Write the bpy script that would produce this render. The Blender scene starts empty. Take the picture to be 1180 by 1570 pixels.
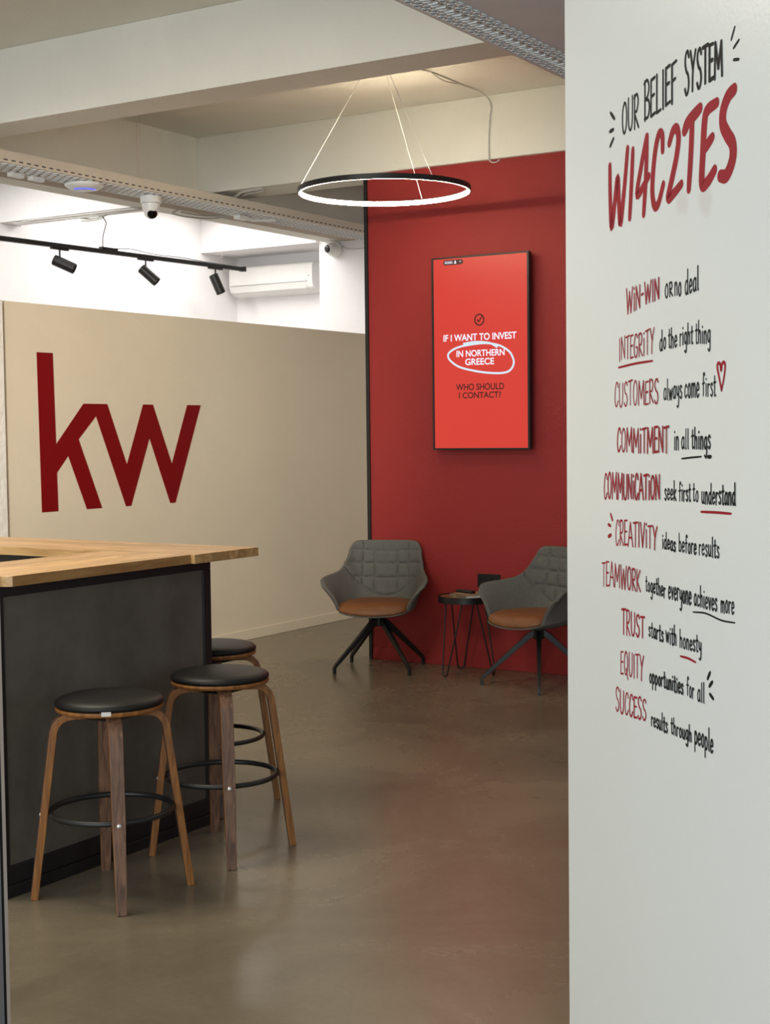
import bpy, bmesh, math, random
from mathutils import Vector, Matrix

S = bpy.context.scene
COL = S.collection
random.seed(7)
PI = math.pi

# ------------------------------------------------------------------ camera
CAM_H = 1.55
YAW, PITCH, ROLL = math.radians(31.817), math.radians(3.1504), math.radians(-0.66817)
fw = Vector((-math.sin(YAW)*math.cos(PITCH), math.cos(YAW)*math.cos(PITCH), -math.sin(PITCH)))
r0 = Vector((math.cos(YAW), math.sin(YAW), 0)); u0 = r0.cross(fw)
rt = math.cos(ROLL)*r0 + math.sin(ROLL)*u0
up = -math.sin(ROLL)*r0 + math.cos(ROLL)*u0
cd = bpy.data.cameras.new('camera'); cam = bpy.data.objects.new('camera', cd); COL.objects.link(cam)
cam.matrix_world = Matrix(((rt.x, up.x, -fw.x, 0), (rt.y, up.y, -fw.y, 0), (rt.z, up.z, -fw.z, CAM_H), (0, 0, 0, 1)))
cd.sensor_fit = 'VERTICAL'; cd.sensor_height = 36; cd.sensor_width = 36
cd.lens = 2262.84/1570*36
cd.clip_start = 0.05; cd.clip_end = 100
S.camera = cam

# ------------------------------------------------------------------ exposure, world, lights
vs = S.view_settings
vs.view_transform = 'Standard'; vs.look = 'None'; vs.gamma = 1; vs.use_curve_mapping = False
vs.exposure = 0.0

w = bpy.data.worlds.new('world'); S.world = w; w.use_nodes = True
bg = w.node_tree.nodes['Background']
bg.inputs[0].default_value = (0.80, 0.90, 1.0, 1); bg.inputs[1].default_value = 0.5

def area(name, loc, target, sx, sy, power, col):
    d = bpy.data.lights.new(name, 'AREA'); d.shape = 'RECTANGLE'; d.size = sx; d.size_y = sy
    d.energy = power; d.color = col
    o = bpy.data.objects.new(name, d); COL.objects.link(o); o.location = loc
    o.rotation_euler = (Vector(target)-Vector(loc)).to_track_quat('-Z', 'Y').to_euler()
    return o
# daylight from the shop windows behind the camera
area('daylight_window', (-1.5, -3.8, 1.9), (-3.0, 6.0, 1.7), 7.0, 2.6, 360, (0.88, 0.95, 1.0))
# ceiling lights of the bright room behind the partition
area('back_room_light', (-8.2, 7.3, 3.6), (-8.2, 7.3, 0), 1.0, 1.6, 35, (1.0, 0.965, 0.95))
area('back_room_light', (-8.2, 10.0, 3.6), (-8.2, 10.0, 0), 1.0, 1.8, 39, (1.0, 0.965, 0.95))
# warm ceiling lights over the counter bay
area('room_light', (-4.3, 3.2, 3.6), (-4.3, 3.2, 0), 1.2, 1.2, 95, (1.0, 0.88, 0.70))

# added fill, then a ceiling light over the waiting area, behind the white wall
area('corridor_fill', (-3.6, 10.0, 3.6), (-3.6, 10.0, 0), 1.2, 1.2, 26, (1.0, 0.90, 0.78))  # unseen fill added to brighten the bay behind the red wall
area('waiting_light', (-1.7, 6.6, 3.15), (-1.9, 6.4, 0), 0.9, 0.9, 16, (1.0, 0.92, 0.80))
# added unseen spotlight outside the frame to brighten the partition with the red letters
sd_ = bpy.data.lights.new('partition_fill_spot', 'SPOT'); sd_.energy = 1400; sd_.color = (1.0, 0.94, 0.85); sd_.spot_size = math.radians(32); sd_.spot_blend = 0.8; sd_.shadow_soft_size = 0.12
so_ = bpy.data.objects.new('partition_fill_spot', sd_); COL.objects.link(so_); so_.location = (-3.0, 1.0, 3.05)
so_.rotation_euler = (Vector((-6.68, 7.5, 1.35))-so_.location).to_track_quat('-Z', 'Y').to_euler()

# ------------------------------------------------------------------ materials
def lin(c):
    return tuple((v/255/12.92 if v/255 <= 0.04045 else ((v/255+0.055)/1.055)**2.4) for v in c)
def mat(name, rgb, rough=0.6, metal=0.0, var=0.0, vscale=6.0, bump=0.0, bscale=200.0, spec=0.5, rvar=0.0, stretch=None, rgb2=None, coat=0.0):
    m = bpy.data.materials.new(name); m.use_nodes = True
    nt = m.node_tree; N = nt.nodes; L = nt.links; b = N['Principled BSDF']
    c = lin(rgb)
    b.inputs['Base Color'].default_value = (*c, 1)
    b.inputs['Roughness'].default_value = rough; b.inputs['Metallic'].default_value = metal
    b.inputs['Specular IOR Level'].default_value = spec
    b.inputs['Coat Weight'].default_value = coat
    tc = N.new('ShaderNodeTexCoord'); mp = N.new('ShaderNodeMapping'); L.new(tc.outputs['Object'], mp.inputs[0])
    if stretch: mp.inputs['Scale'].default_value = stretch
    if var > 0 or rgb2:
        n = N.new('ShaderNodeTexNoise'); n.inputs['Scale'].default_value = vscale; n.inputs['Detail'].default_value = 6
        n.inputs['Roughness'].default_value = 0.65
        L.new(mp.outputs[0], n.inputs['Vector'])
        r = N.new('ShaderNodeValToRGB'); L.new(n.outputs['Fac'], r.inputs[0])
        c2 = lin(rgb2) if rgb2 else tuple(v*(1-var) for v in c)
        c1 = c if rgb2 else tuple(min(1, v*(1+var)) for v in c)
        r.color_ramp.elements[0].position = 0.3; r.color_ramp.elements[1].position = 0.7
        r.color_ramp.elements[0].color = (*c2, 1); r.color_ramp.elements[1].color = (*c1, 1)
        L.new(r.outputs[0], b.inputs['Base Color'])
        if rvar:
            mr = N.new('ShaderNodeMapRange'); L.new(n.outputs['Fac'], mr.inputs[0])
            mr.inputs[3].default_value = rough-rvar; mr.inputs[4].default_value = rough+rvar
            L.new(mr.outputs[0], b.inputs['Roughness'])
    if bump > 0:
        n2 = N.new('ShaderNodeTexNoise'); n2.inputs['Scale'].default_value = bscale; n2.inputs['Detail'].default_value = 4
        L.new(tc.outputs['Object'], n2.inputs['Vector'])
        bp = N.new('ShaderNodeBump'); bp.inputs['Strength'].default_value = bump; bp.inputs['Distance'].default_value = 0.01
        L.new(n2.outputs['Fac'], bp.inputs['Height']); L.new(bp.outputs[0], b.inputs['Normal'])
    return m
def emit(name, rgb, strength, base=(0, 0, 0)):
    m = bpy.data.materials.new(name); m.use_nodes = True; b = m.node_tree.nodes['Principled BSDF']
    b.inputs['Base Color'].default_value = (*lin(base), 1)
    b.inputs['Emission Color'].default_value = (*lin(rgb), 1); b.inputs['Emission Strength'].default_value = strength
    b.inputs['Roughness'].default_value = 0.35
    return m
def wood(name, light, dark, scale, bands=None):
    """long-grained timber; the grain runs along local Y"""
    m = bpy.data.materials.new(name); m.use_nodes = True
    nt = m.node_tree; N = nt.nodes; L = nt.links; b = N['Principled BSDF']
    b.inputs['Roughness'].default_value = 0.42
    tc = N.new('ShaderNodeTexCoord'); mp = N.new('ShaderNodeMapping'); mp.inputs['Scale'].default_value = scale
    L.new(tc.outputs['Object'], mp.inputs[0])
    n = N.new('ShaderNodeTexNoise'); n.inputs['Scale'].default_value = 3; n.inputs['Detail'].default_value = 8; n.inputs['Distortion'].default_value = 0.6
    L.new(mp.outputs[0], n.inputs['Vector'])
    r = N.new('ShaderNodeValToRGB'); L.new(n.outputs['Fac'], r.inputs[0])
    r.color_ramp.elements[0].position = 0.33; r.color_ramp.elements[1].position = 0.68
    r.color_ramp.elements[0].color = (*lin(dark), 1); r.color_ramp.elements[1].color = (*lin(light), 1)
    out = r.outputs[0]
    if bands:
        mp2 = N.new('ShaderNodeMapping'); L.new(tc.outputs['Object'], mp2.inputs[0]); mp2.inputs['Rotation'].default_value = (0, 0, bands[2])
        br = N.new('ShaderNodeTexBrick'); L.new(mp2.outputs[0], br.inputs['Vector'])
        br.inputs['Scale'].default_value = 1; br.inputs['Brick Width'].default_value = bands[0]; br.inputs['Row Height'].default_value = bands[1]
        br.inputs['Mortar Size'].default_value = 0.0006; br.offset = 0.37
        br.inputs['Color1'].default_value = (0.72, 0.66, 0.60, 1); br.inputs['Color2'].default_value = (1.06, 1.03, 1.0, 1); br.inputs['Mortar'].default_value = (0.6, 0.5, 0.4, 1)
        mx = N.new('ShaderNodeMix'); mx.data_type = 'RGBA'; mx.blend_type = 'MULTIPLY'; mx.inputs[0].default_value = 1
        L.new(out, mx.inputs[6]); L.new(br.outputs['Color'], mx.inputs[7]); out = mx.outputs[2]
    L.new(out, b.inputs['Base Color'])
    return m

M = {}
M['plaster'] = mat('white_plaster', (226, 224, 214), 0.75, var=0.03, vscale=2.5, bump=0.14, bscale=45, spec=0.25)
M['rough_plaster'] = mat('rough_plaster', (226, 222, 212), 0.85, var=0.04, vscale=4, bump=0.9, bscale=22, spec=0.2)
M['backroom'] = mat('backroom_white', (238, 236, 236), 0.7, var=0.02, vscale=3, bump=0.2, bscale=40, spec=0.25)
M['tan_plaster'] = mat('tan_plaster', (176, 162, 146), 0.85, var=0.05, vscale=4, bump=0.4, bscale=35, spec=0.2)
M['cream'] = mat('cream_paint', (216, 205, 182), 0.6, var=0.03, vscale=1.5, bump=0.12, bscale=70, spec=0.3)
M['red_paint'] = mat('red_paint', (148, 44, 42), 0.6, var=0.04, vscale=2.0, bump=0.15, bscale=80, spec=0.3)
M['ceiling_grey'] = mat('grey_ceiling', (196, 198, 198), 0.8, var=0.02, vscale=2, bump=0.1, bscale=60, spec=0.2)
M['black_metal'] = mat('black_metal', (22, 22, 22), 0.45, 0.0, var=0.1, vscale=20)
M['black_plastic'] = mat('black_plastic', (17, 17, 18), 0.4, var=0.08, vscale=30)
M['panel'] = mat('dark_grey_laminate', (96, 91, 83), 0.5, rgb2=(76, 71, 64), vscale=4.0, bump=0.05, bscale=120)
M['white_plastic'] = mat('white_plastic', (232, 232, 228), 0.35, var=0.02, vscale=10)
M['tray'] = mat('tray_paint', (222, 212, 196), 0.5, var=0.03, vscale=8)
M['tray_grey'] = mat('tray_grey_paint', (218, 228, 232), 0.5, var=0.03, vscale=8)
M['tray_rib'] = mat('tray_rib_paint', (236, 241, 243), 0.45, var=0.03, vscale=8)
M['slot'] = mat('slot_shadow_gap', (44, 43, 42), 0.8, var=0.1, vscale=20)
M['slot_mid'] = mat('slot_grey_gap', (150, 144, 138), 0.8, var=0.1, vscale=20)
M['cable'] = mat('cable_grey', (200, 198, 192), 0.5, var=0.05, vscale=20)
M['fabric'] = mat('grey_felt', (126, 126, 120), 0.95, rgb2=(84, 84, 80), vscale=260, bump=0.5, bscale=600, spec=0.1)
M['leather'] = mat('tan_leather', (134, 86, 46), 0.45, rgb2=(108, 66, 35), vscale=9, bump=0.12, bscale=300)
M['black_leather'] = mat('black_leather', (18, 17, 17), 0.5, spec=0.35, var=0.1, vscale=12, bump=0.08, bscale=350)
M['ply'] = wood('plywood_edge', (150, 98, 46), (112, 68, 30), (26, 26, 2.2))
M['walnut'] = wood('walnut_veneer', (122, 88, 66), (78, 54, 40), (26, 26, 2.0))
M['oak_y'] = wood('oak_butcher_block_lengthwise', (210, 176, 124), (178, 140, 90), (14, 1.6, 14), (0.55, 0.055, PI/2))
M['oak_x'] = wood('oak_butcher_block_crosswise', (210, 176, 124), (178, 140, 90), (1.6, 14, 14), (0.55, 0.055, 0))
M['tabletop'] = wood('small_table_wood', (140, 96, 62), (100, 64, 40), (12, 2, 12))
M['paper'] = mat('paper_white', (214, 208, 198), 0.7, var=0.05, vscale=20)
M['cover'] = mat('magazine_cover', (196, 150, 120), 0.5, rgb2=(120, 84, 62), vscale=14)
M['cover2'] = mat('magazine_cover_grey', (150, 138, 112), 0.5, rgb2=(86, 74, 56), vscale=22)
M['logo_red'] = mat('logo_red', (120, 3, 7), 0.6, spec=0.2, var=0.03, vscale=4)
M['ink_red'] = mat('ink_red', (146, 28, 40), 0.65, spec=0.2, var=0.12, vscale=14)
M['ink_black'] = mat('ink_black', (22, 22, 22), 0.65, spec=0.2, var=0.1, vscale=14)
M['steel'] = mat('bright_steel', (210, 208, 204), 0.3, 0.9, var=0.04, vscale=20)
M['frame_grey'] = mat('frame_grey', (70, 68, 68), 0.4, var=0.05, vscale=10)
M['frame_beige'] = mat('frame_beige', (118, 106, 96), 0.45, var=0.05, vscale=10)
M['led'] = emit('ring_led', (255, 238, 205), 72.0, (230, 230, 220))
M['blue_led'] = emit('blue_led', (90, 100, 255), 1.6)
M['screen'] = emit('screen_red', (228, 60, 48), 0.86, (20, 4, 4))
M['screen_white'] = emit('screen_white', (235, 238, 255), 1.15)
M['screen_dark'] = emit('screen_dark_red', (62, 8, 10), 0.8)
M['screen_cyan'] = emit('screen_pale_blue', (214, 234, 250), 1.0)
M['lens'] = mat('lens_black', (8, 8, 9), 0.12, var=0.05, vscale=20)

def floor_mat():
    m = mat('polished_concrete', (140, 124, 102), 0.3, bump=0.006, bscale=60, spec=0.45)
    nt = m.node_tree; N = nt.nodes; L = nt.links; b = N['Principled BSDF']
    tc = N.new('ShaderNodeTexCoord')
    n1 = N.new('ShaderNodeTexNoise'); n1.inputs['Scale'].default_value = 1.1; n1.inputs['Detail'].default_value = 9; n1.inputs['Roughness'].default_value = 0.62; n1.inputs['Distortion'].default_value = 0.7
    L.new(tc.outputs['Object'], n1.inputs['Vector'])
    r = N.new('ShaderNodeValToRGB'); L.new(n1.outputs['Fac'], r.inputs[0])
    r.color_ramp.elements[0].position = 0.3; r.color_ramp.elements[1].position = 0.72
    r.color_ramp.elements[0].color = (*lin((101, 92, 77)), 1); r.color_ramp.elements[1].color = (*lin((127, 117, 99)), 1)
    n2 = N.new('ShaderNodeTexNoise'); n2.inputs['Scale'].default_value = 38; n2.inputs['Detail'].default_value = 5
    L.new(tc.outputs['Object'], n2.inputs['Vector'])
    r2 = N.new('ShaderNodeValToRGB'); L.new(n2.outputs['Fac'], r2.inputs[0])
    r2.color_ramp.elements[0].color = (0.9, 0.9, 0.9, 1); r2.color_ramp.elements[1].color = (1.08, 1.08, 1.08, 1)
    mx = N.new('ShaderNodeMix'); mx.data_type = 'RGBA'; mx.blend_type = 'MULTIPLY'; mx.inputs[0].default_value = 1
    L.new(r.outputs[0], mx.inputs[6]); L.new(r2.outputs[0], mx.inputs[7]); L.new(mx.outputs[2], b.inputs['Base Color'])
    mr = N.new('ShaderNodeMapRange'); L.new(n1.outputs['Fac'], mr.inputs[0]); mr.inputs[3].default_value = 0.17; mr.inputs[4].default_value = 0.36
    L.new(mr.outputs[0], b.inputs['Roughness'])
    return m
M['floor'] = floor_mat()

def text_wall_mat():
    """satin white paint with two faint rubbed-out smudges under the headline"""
    m = mat('satin_white_paint', (215, 218, 215), 0.30, bump=0.04, bscale=90, spec=0.45)
    nt = m.node_tree; N = nt.nodes; L = nt.links; b = N['Principled BSDF']
    tc = N.new('ShaderNodeTexCoord')
    base = (*lin((215, 218, 215)), 1); stain = (*lin((196, 190, 186)), 1)
    prev = None
    n = N.new('ShaderNodeTexNoise'); n.inputs['Scale'].default_value = 30; L.new(tc.outputs['Object'], n.inputs['Vector'])
    for (u, z, rad) in SMUDGES:
        mp = N.new('ShaderNodeMapping'); L.new(tc.outputs['Object'], mp.inputs[0])
        mp.vector_type = 'POINT'; mp.inputs['Location'].default_value = (-u/rad, 0, -z/rad); mp.inputs['Scale'].default_value = (1/rad, 0, 1/rad)
        ln = N.new('ShaderNodeVectorMath'); ln.operation = 'LENGTH'; L.new(mp.outputs[0], ln.inputs[0])
        ad = N.new('ShaderNodeMath'); ad.operation = 'ADD'; L.new(ln.outputs['Value'], ad.inputs[0]); L.new(n.outputs['Fac'], ad.inputs[1])
        mr = N.new('ShaderNodeMapRange'); L.new(ad.outputs[0], mr.inputs[0])
        mr.inputs[1].default_value = 1.0; mr.inputs[2].default_value = 1.6; mr.inputs[3].default_value = 0.5; mr.inputs[4].default_value = 0
        if prev is None: prev = mr.outputs[0]
        else:
            mxm = N.new('ShaderNodeMath'); mxm.operation = 'MAXIMUM'; L.new(prev, mxm.inputs[0]); L.new(mr.outputs[0], mxm.inputs[1]); prev = mxm.outputs[0]
    mx = N.new('ShaderNodeMix'); mx.data_type = 'RGBA'; L.new(prev, mx.inputs[0]); mx.inputs[6].default_value = base; mx.inputs[7].default_value = stain
    L.new(mx.outputs[2], b.inputs['Base Color'])
    return m
SMUDGES = [(0.668, 2.015, 0.03), (0.772, 2.005, 0.036), (0.775, 2.04, 0.022)]
M['text_wall'] = text_wall_mat()

# ------------------------------------------------------------------ mesh helpers
class MB:
    """collects shapes; build() links them as one mesh object"""
    def __init__(s): s.v = []; s.f = []; s.m = []
    def add(s, vs, fs, mi=0):
        o = len(s.v); s.v += [tuple(p) for p in vs]; s.f += [tuple(i+o for i in f) for f in fs]; s.m += [mi]*len(fs)
    def box(s, a, b, mi=0):
        x0, y0, z0 = a; x1, y1, z1 = b
        s.add([(x0, y0, z0), (x1, y0, z0), (x1, y1, z0), (x0, y1, z0), (x0, y0, z1), (x1, y0, z1), (x1, y1, z1), (x0, y1, z1)],
              [(0, 3, 2, 1), (4, 5, 6, 7), (0, 1, 5, 4), (1, 2, 6, 5), (2, 3, 7, 6), (3, 0, 4, 7)], mi)
    def prism(s, poly, z0, z1, mi=0):
        """convex or concave polygon in XY pushed up in Z"""
        n = len(poly)
        s.add([(x, y, z0) for x, y in poly]+[(x, y, z1) for x, y in poly],
              [tuple(range(n-1, -1, -1)), tuple(range(n, 2*n))]+[(i, (i+1) % n, n+(i+1) % n, n+i) for i in range(n)], mi)
    def lathe(s, prof, n=40, c=(0, 0, 0), mi=0, axis=None):
        """prof: list of (r, z); closed at r=0 ends; axis optionally a direction to turn +Z to"""
        q = Vector(axis).to_track_quat('Z', 'Y') if axis is not None else None
        vs = []; fs = []
        for (r, z) in prof:
            for i in range(n):
                a = 2*PI*i/n; p = Vector((r*math.cos(a), r*math.sin(a), z))
                if q: p = q @ p
                vs.append(p+Vector(c))
        for k in range(len(prof)-1):
            for i in range(n):
                fs.append((k*n+i, k*n+(i+1) % n, (k+1)*n+(i+1) % n, (k+1)*n+i))
        if prof[0][0] > 1e-5: fs.append(tuple(range(n-1, -1, -1)))
        if prof[-1][0] > 1e-5: fs.append(tuple((len(prof)-1)*n+i for i in range(n)))
        s.add(vs, fs, mi)
    def tube(s, path, r, n=8, closed=False, rects=None, side=None, mi=0):
        """round tube (radius r) or bar of rectangular sections rects=[(half_w, half_t)...] whose width axis is 'side'"""
        P = [Vector(p) for p in path]; m = len(P); vs = []; fs = []
        prev = None
        for k in range(m):
            if closed: t = (P[(k+1) % m]-P[k-1]).normalized()
            else:
                t = (P[min(k+1, m-1)]-P[max(k-1, 0)]).normalized()
            if rects:
                a = Vector(side) if not isinstance(side, list) else Vector(side[k]); a = (a-t*a.dot(t)).normalized(); b = t.cross(a)
                hw, ht = rects[k] if len(rects) > 1 else rects[0]
                for (x, y) in ((hw, ht), (-hw, ht), (-hw, -ht), (hw, -ht)): vs.append(P[k]+a*x+b*y)
            else:
                if prev is None:
                    a = t.orthogonal().normalized()
                else:
                    a = (prev-t*prev.dot(t)).normalized()
                prev = a; b = t.cross(a); rr = r[k] if isinstance(r, (list, tuple)) else r
                for i in range(n): vs.append(P[k]+a*math.cos(2*PI*i/n)*rr+b*math.sin(2*PI*i/n)*rr)
        nn = 4 if rects else n
        for k in range(m if closed else m-1):
            k2 = (k+1) % m
            for i in range(nn): fs.append((k*nn+i, k*nn+(i+1) % nn, k2*nn+(i+1) % nn, k2*nn+i))
        if not closed:
            fs.append(tuple(range(nn-1, -1, -1))); fs.append(tuple((m-1)*nn+i for i in range(nn)))
        s.add(vs, fs, mi)
    def build(s, name, mats, parent=None, smooth=False, bevel=0, segs=2, angle=35):
        me = bpy.data.meshes.new(name); me.from_pydata(s.v, [], s.f)
        mats = mats if isinstance(mats, (list, tuple)) else [mats]
        for x in mats: me.materials.append(x)
        for p, mi in zip(me.polygons, s.m): p.material_index = mi
        bm = bmesh.new(); bm.from_mesh(me); bmesh.ops.recalc_face_normals(bm, faces=bm.faces); bm.to_mesh(me); bm.free()
        me.update()
        o = bpy.data.objects.new(name, me); COL.objects.link(o)
        if parent: o.parent = parent
        if bevel:
            b = o.modifiers.new('bevel', 'BEVEL'); b.width = bevel; b.segments = segs; b.limit_method = 'ANGLE'; b.angle_limit = math.radians(40)
        if smooth or bevel:
            me.shade_smooth()
            if bevel:
                wn = o.modifiers.new('wn', 'WEIGHTED_NORMAL'); wn.keep_sharp = True
            else:
                me.set_sharp_from_angle(angle=math.radians(angle))
        return o

def tag(o, label, cat, group=None):
    o['label'] = label; o['category'] = cat
    if group: o['group'] = group
    return o
def thing(name, label, cat, loc=(0, 0, 0), rz=0, group=None):
    o = bpy.data.objects.new(name, None); o.empty_display_size = 0.1; COL.objects.link(o)
    o.location = loc; o.rotation_euler = (0, 0, rz)
    return tag(o, label, cat, group)
def struct(name, mb, m, **k):
    o = mb.build(name, m, **k); o['kind'] = 'structure'; return o
def boxes(*bs):
    m = MB()
    for a, b in bs: m.box(a, b)
    return m
def dup(root, loc, rz, label):
    r = root.copy(); COL.objects.link(r); r.location = loc; r.rotation_euler = (0, 0, rz); r['label'] = label
    for ch in list(root.children):
        c = ch.copy(); COL.objects.link(c); c.parent = r
        for g in list(ch.children):
            d = g.copy(); COL.objects.link(d); d.parent = c
    return r
def catmull(pts, sub=5, closed=False):
    P = [Vector(p) for p in pts]; n = len(P); out = []
    if n < 3 and not closed:
        return [P[0].lerp(P[-1], i/sub) for i in range(sub+1)]
    rng = n if closed else n-1
    for i in range(rng):
        p1, p2 = P[i], P[(i+1) % n]
        p0 = P[i-1] if (closed or i > 0) else p1*2-p2
        p3 = P[(i+2) % n] if (closed or i+2 < n) else p2*2-p1
        for k in range(sub):
            t = k/sub
            out.append(0.5*((2*p1)+(p2-p0)*t+(2*p0-5*p1+4*p2-p3)*t*t+(3*p1-p0-3*p2+p3)*t**3))
    if not closed: out.append(P[-1])
    return out

# ------------------------------------------------------------------ the setting
ZB, ZC = 3.26, 3.66            # underside of the beams, ceiling
struct('floor', boxes(((-9.1, -4, -0.1), (4, 12, 0))), M['floor'])
struct('ceiling', boxes(((-9.1, -4, ZC), (4, 12, ZC+0.12))), M['plaster'])
XK = -6.677
struct('wall_left', boxes(((XK-0.1, 0.5, 0), (XK, 11.2, 2.362))), M['cream'])
struct('baseboard_left', boxes(((XK, 6.39, 0), (XK+0.012, 11.2, 0.075))), M['cream'], bevel=0.003)
struct('trim_1', boxes(((XK, 5.6, 0), (XK+0.03, 6.385, 2.362))), M['rough_plaster'], bevel=0.006)
YR = 8.433
struct('wall_back', boxes(((-5.34, YR, 0), (3.0, YR+0.12, ZB))), M['red_paint'])
struct('baseboard_back', boxes(((-5.335, YR-0.01, 0), (3.0, YR, 0.085))), M['red_paint'], bevel=0.003)
struct('trim_2', boxes(((-5.365, YR-0.012, 0), (-5.340, YR+0.13, ZB))), M['black_metal'])
struct('wall_far', boxes(((-7.62, 11.2, 0), (3.0, 11.7, ZC))), M['backroom'])
struct('wall_back_room', boxes(((-9.1, 11.7, 0), (-7.62, 11.82, ZC))), M['backroom'])
struct('wall_outer', boxes(((-9.1, -4, 0), (-8.95, 11.7, ZC))), M['backroom'])
# beams
struct('trim_3', boxes(((-6.76, 5.88, ZB), (-2.62, 6.155, ZC))), M['plaster'], bevel=0.004)
struct('trim_4', boxes(((-6.76, 8.40, ZB), (3.0, 8.76, ZC))), M['plaster'], bevel=0.004)
struct('trim_5', boxes(((-7.55, -4, ZB), (-6.76, 11.2, ZC))), M['plaster'], bevel=0.004)
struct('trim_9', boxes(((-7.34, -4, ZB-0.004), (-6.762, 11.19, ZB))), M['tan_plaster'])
struct('trim_6', boxes(((-8.95, 8.585, ZB), (-7.55, 8.80, ZC))), M['backroom'], bevel=0.004)
struct('trim_7', boxes(((-8.95, 11.15, ZB), (-7.62, 11.7, ZC))), M['backroom'], bevel=0.004)
struct('trim_8', boxes(((-2.62, -4, 3.19), (4, 8.40, ZC))), M['ceiling_grey'], bevel=0.004)

# the oblique white wall with the lettering: u runs along it towards the camera's right
TH = math.radians(46)
WD = Vector((math.sin(TH), -math.cos(TH), 0)); WP = Vector((-1.58, 3.42, 0)); WN = Vector((-math.cos(TH), -math.sin(TH), 0))
tw = struct('wall_right', boxes(((0, 0, 0), (3.4, 0.14, 3.19))), M['text_wall'], bevel=0.004)
tw.matrix_world = Matrix(((WD.x, -WN.x, 0, WP.x), (WD.y, -WN.y, 0, WP.y), (0, 0, 1, 0), (0, 0, 0, 1)))
# slim glazed door frame post at the left of the doorway
pm = MB(); pm.box((-0.06, -0.02, 0), (-0.012, 0.03, 2.4)); pm.box((-0.012, -0.012, 0), (-0.0085, 0.004, 2.4), 1); pm.box((-0.0085, -0.02, 0), (-0.004, 0.004, 2.4), 2)
po = struct('door_1', pm, [M['frame_grey'], M['black_metal'], M['frame_beige']])
po.location = (-1.4715, 1.400, 0); po.rotation_euler = (0, 0, YAW+math.radians(15))
# ------------------------------------------------------------------ counter and its oak worktop
c = thing('bar_counter', 'dark grey panelled bar counter in a black steel frame', 'counter', (-3.65, 3.43, 0))
def loc(bx): return [tuple(a-b for a, b in zip(p, (-3.65, 3.43, 0))) for p in bx]
m = MB(); m.box(*loc(((-4.0, 3.44, 0.04), (-3.662, 4.56, 1.049)))); m.box(*loc(((-6.0, 4.42, 0.04), (-4.0, 4.56, 1.049)))); m.build('body', M['black_plastic'], c)
m = MB(); m.box(*loc(((-3.664, 3.475, 0.105), (-3.655, 4.525, 1.013)))); m.build('panel', M['panel'], c, bevel=0.002)
m = MB()
for b_ in (((-3.69, 3.43, 1.013), (-3.65, 4.572, 1.049)), ((-3.69, 3.43, 0.042), (-3.65, 4.572, 0.105)),
           ((-3.69, 3.43, 0.105), (-3.65, 3.475, 1.013)), ((-3.69, 4.525, 0.105), (-3.65, 4.572, 1.013))): m.box(*loc(b_))
m.build('frame', M['black_metal'], c, bevel=0.002)
m = MB(); m.box(*loc(((-3.70, 3.43, 0), (-3.642, 4.575, 0.0415)))); m.box(*loc(((-6.0, 4.42, 0), (-3.70, 4.575, 0.0415)))); m.build('plinth', M['black_metal'], c, bevel=0.002)

wt = thing('worktop', 'oak butcher block worktop around an open middle on the bar counter', 'countertop', (-3.6, 3.45, 1.05))
m = MB(); m.prism([(0, 0.02), (0, 0.938), (-0.445, 0.938), (-0.445, -0.002), (-0.035, -0.002)], 0, 0.036); m.build('lengthwise_board', M['oak_y'], wt, bevel=0.002)
m = MB(); m.box((-2.4, 0.94, 0), (0.02, 1.345, 0.036)); m.build('cross_board', M['oak_x'], wt, bevel=0.002)

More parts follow.
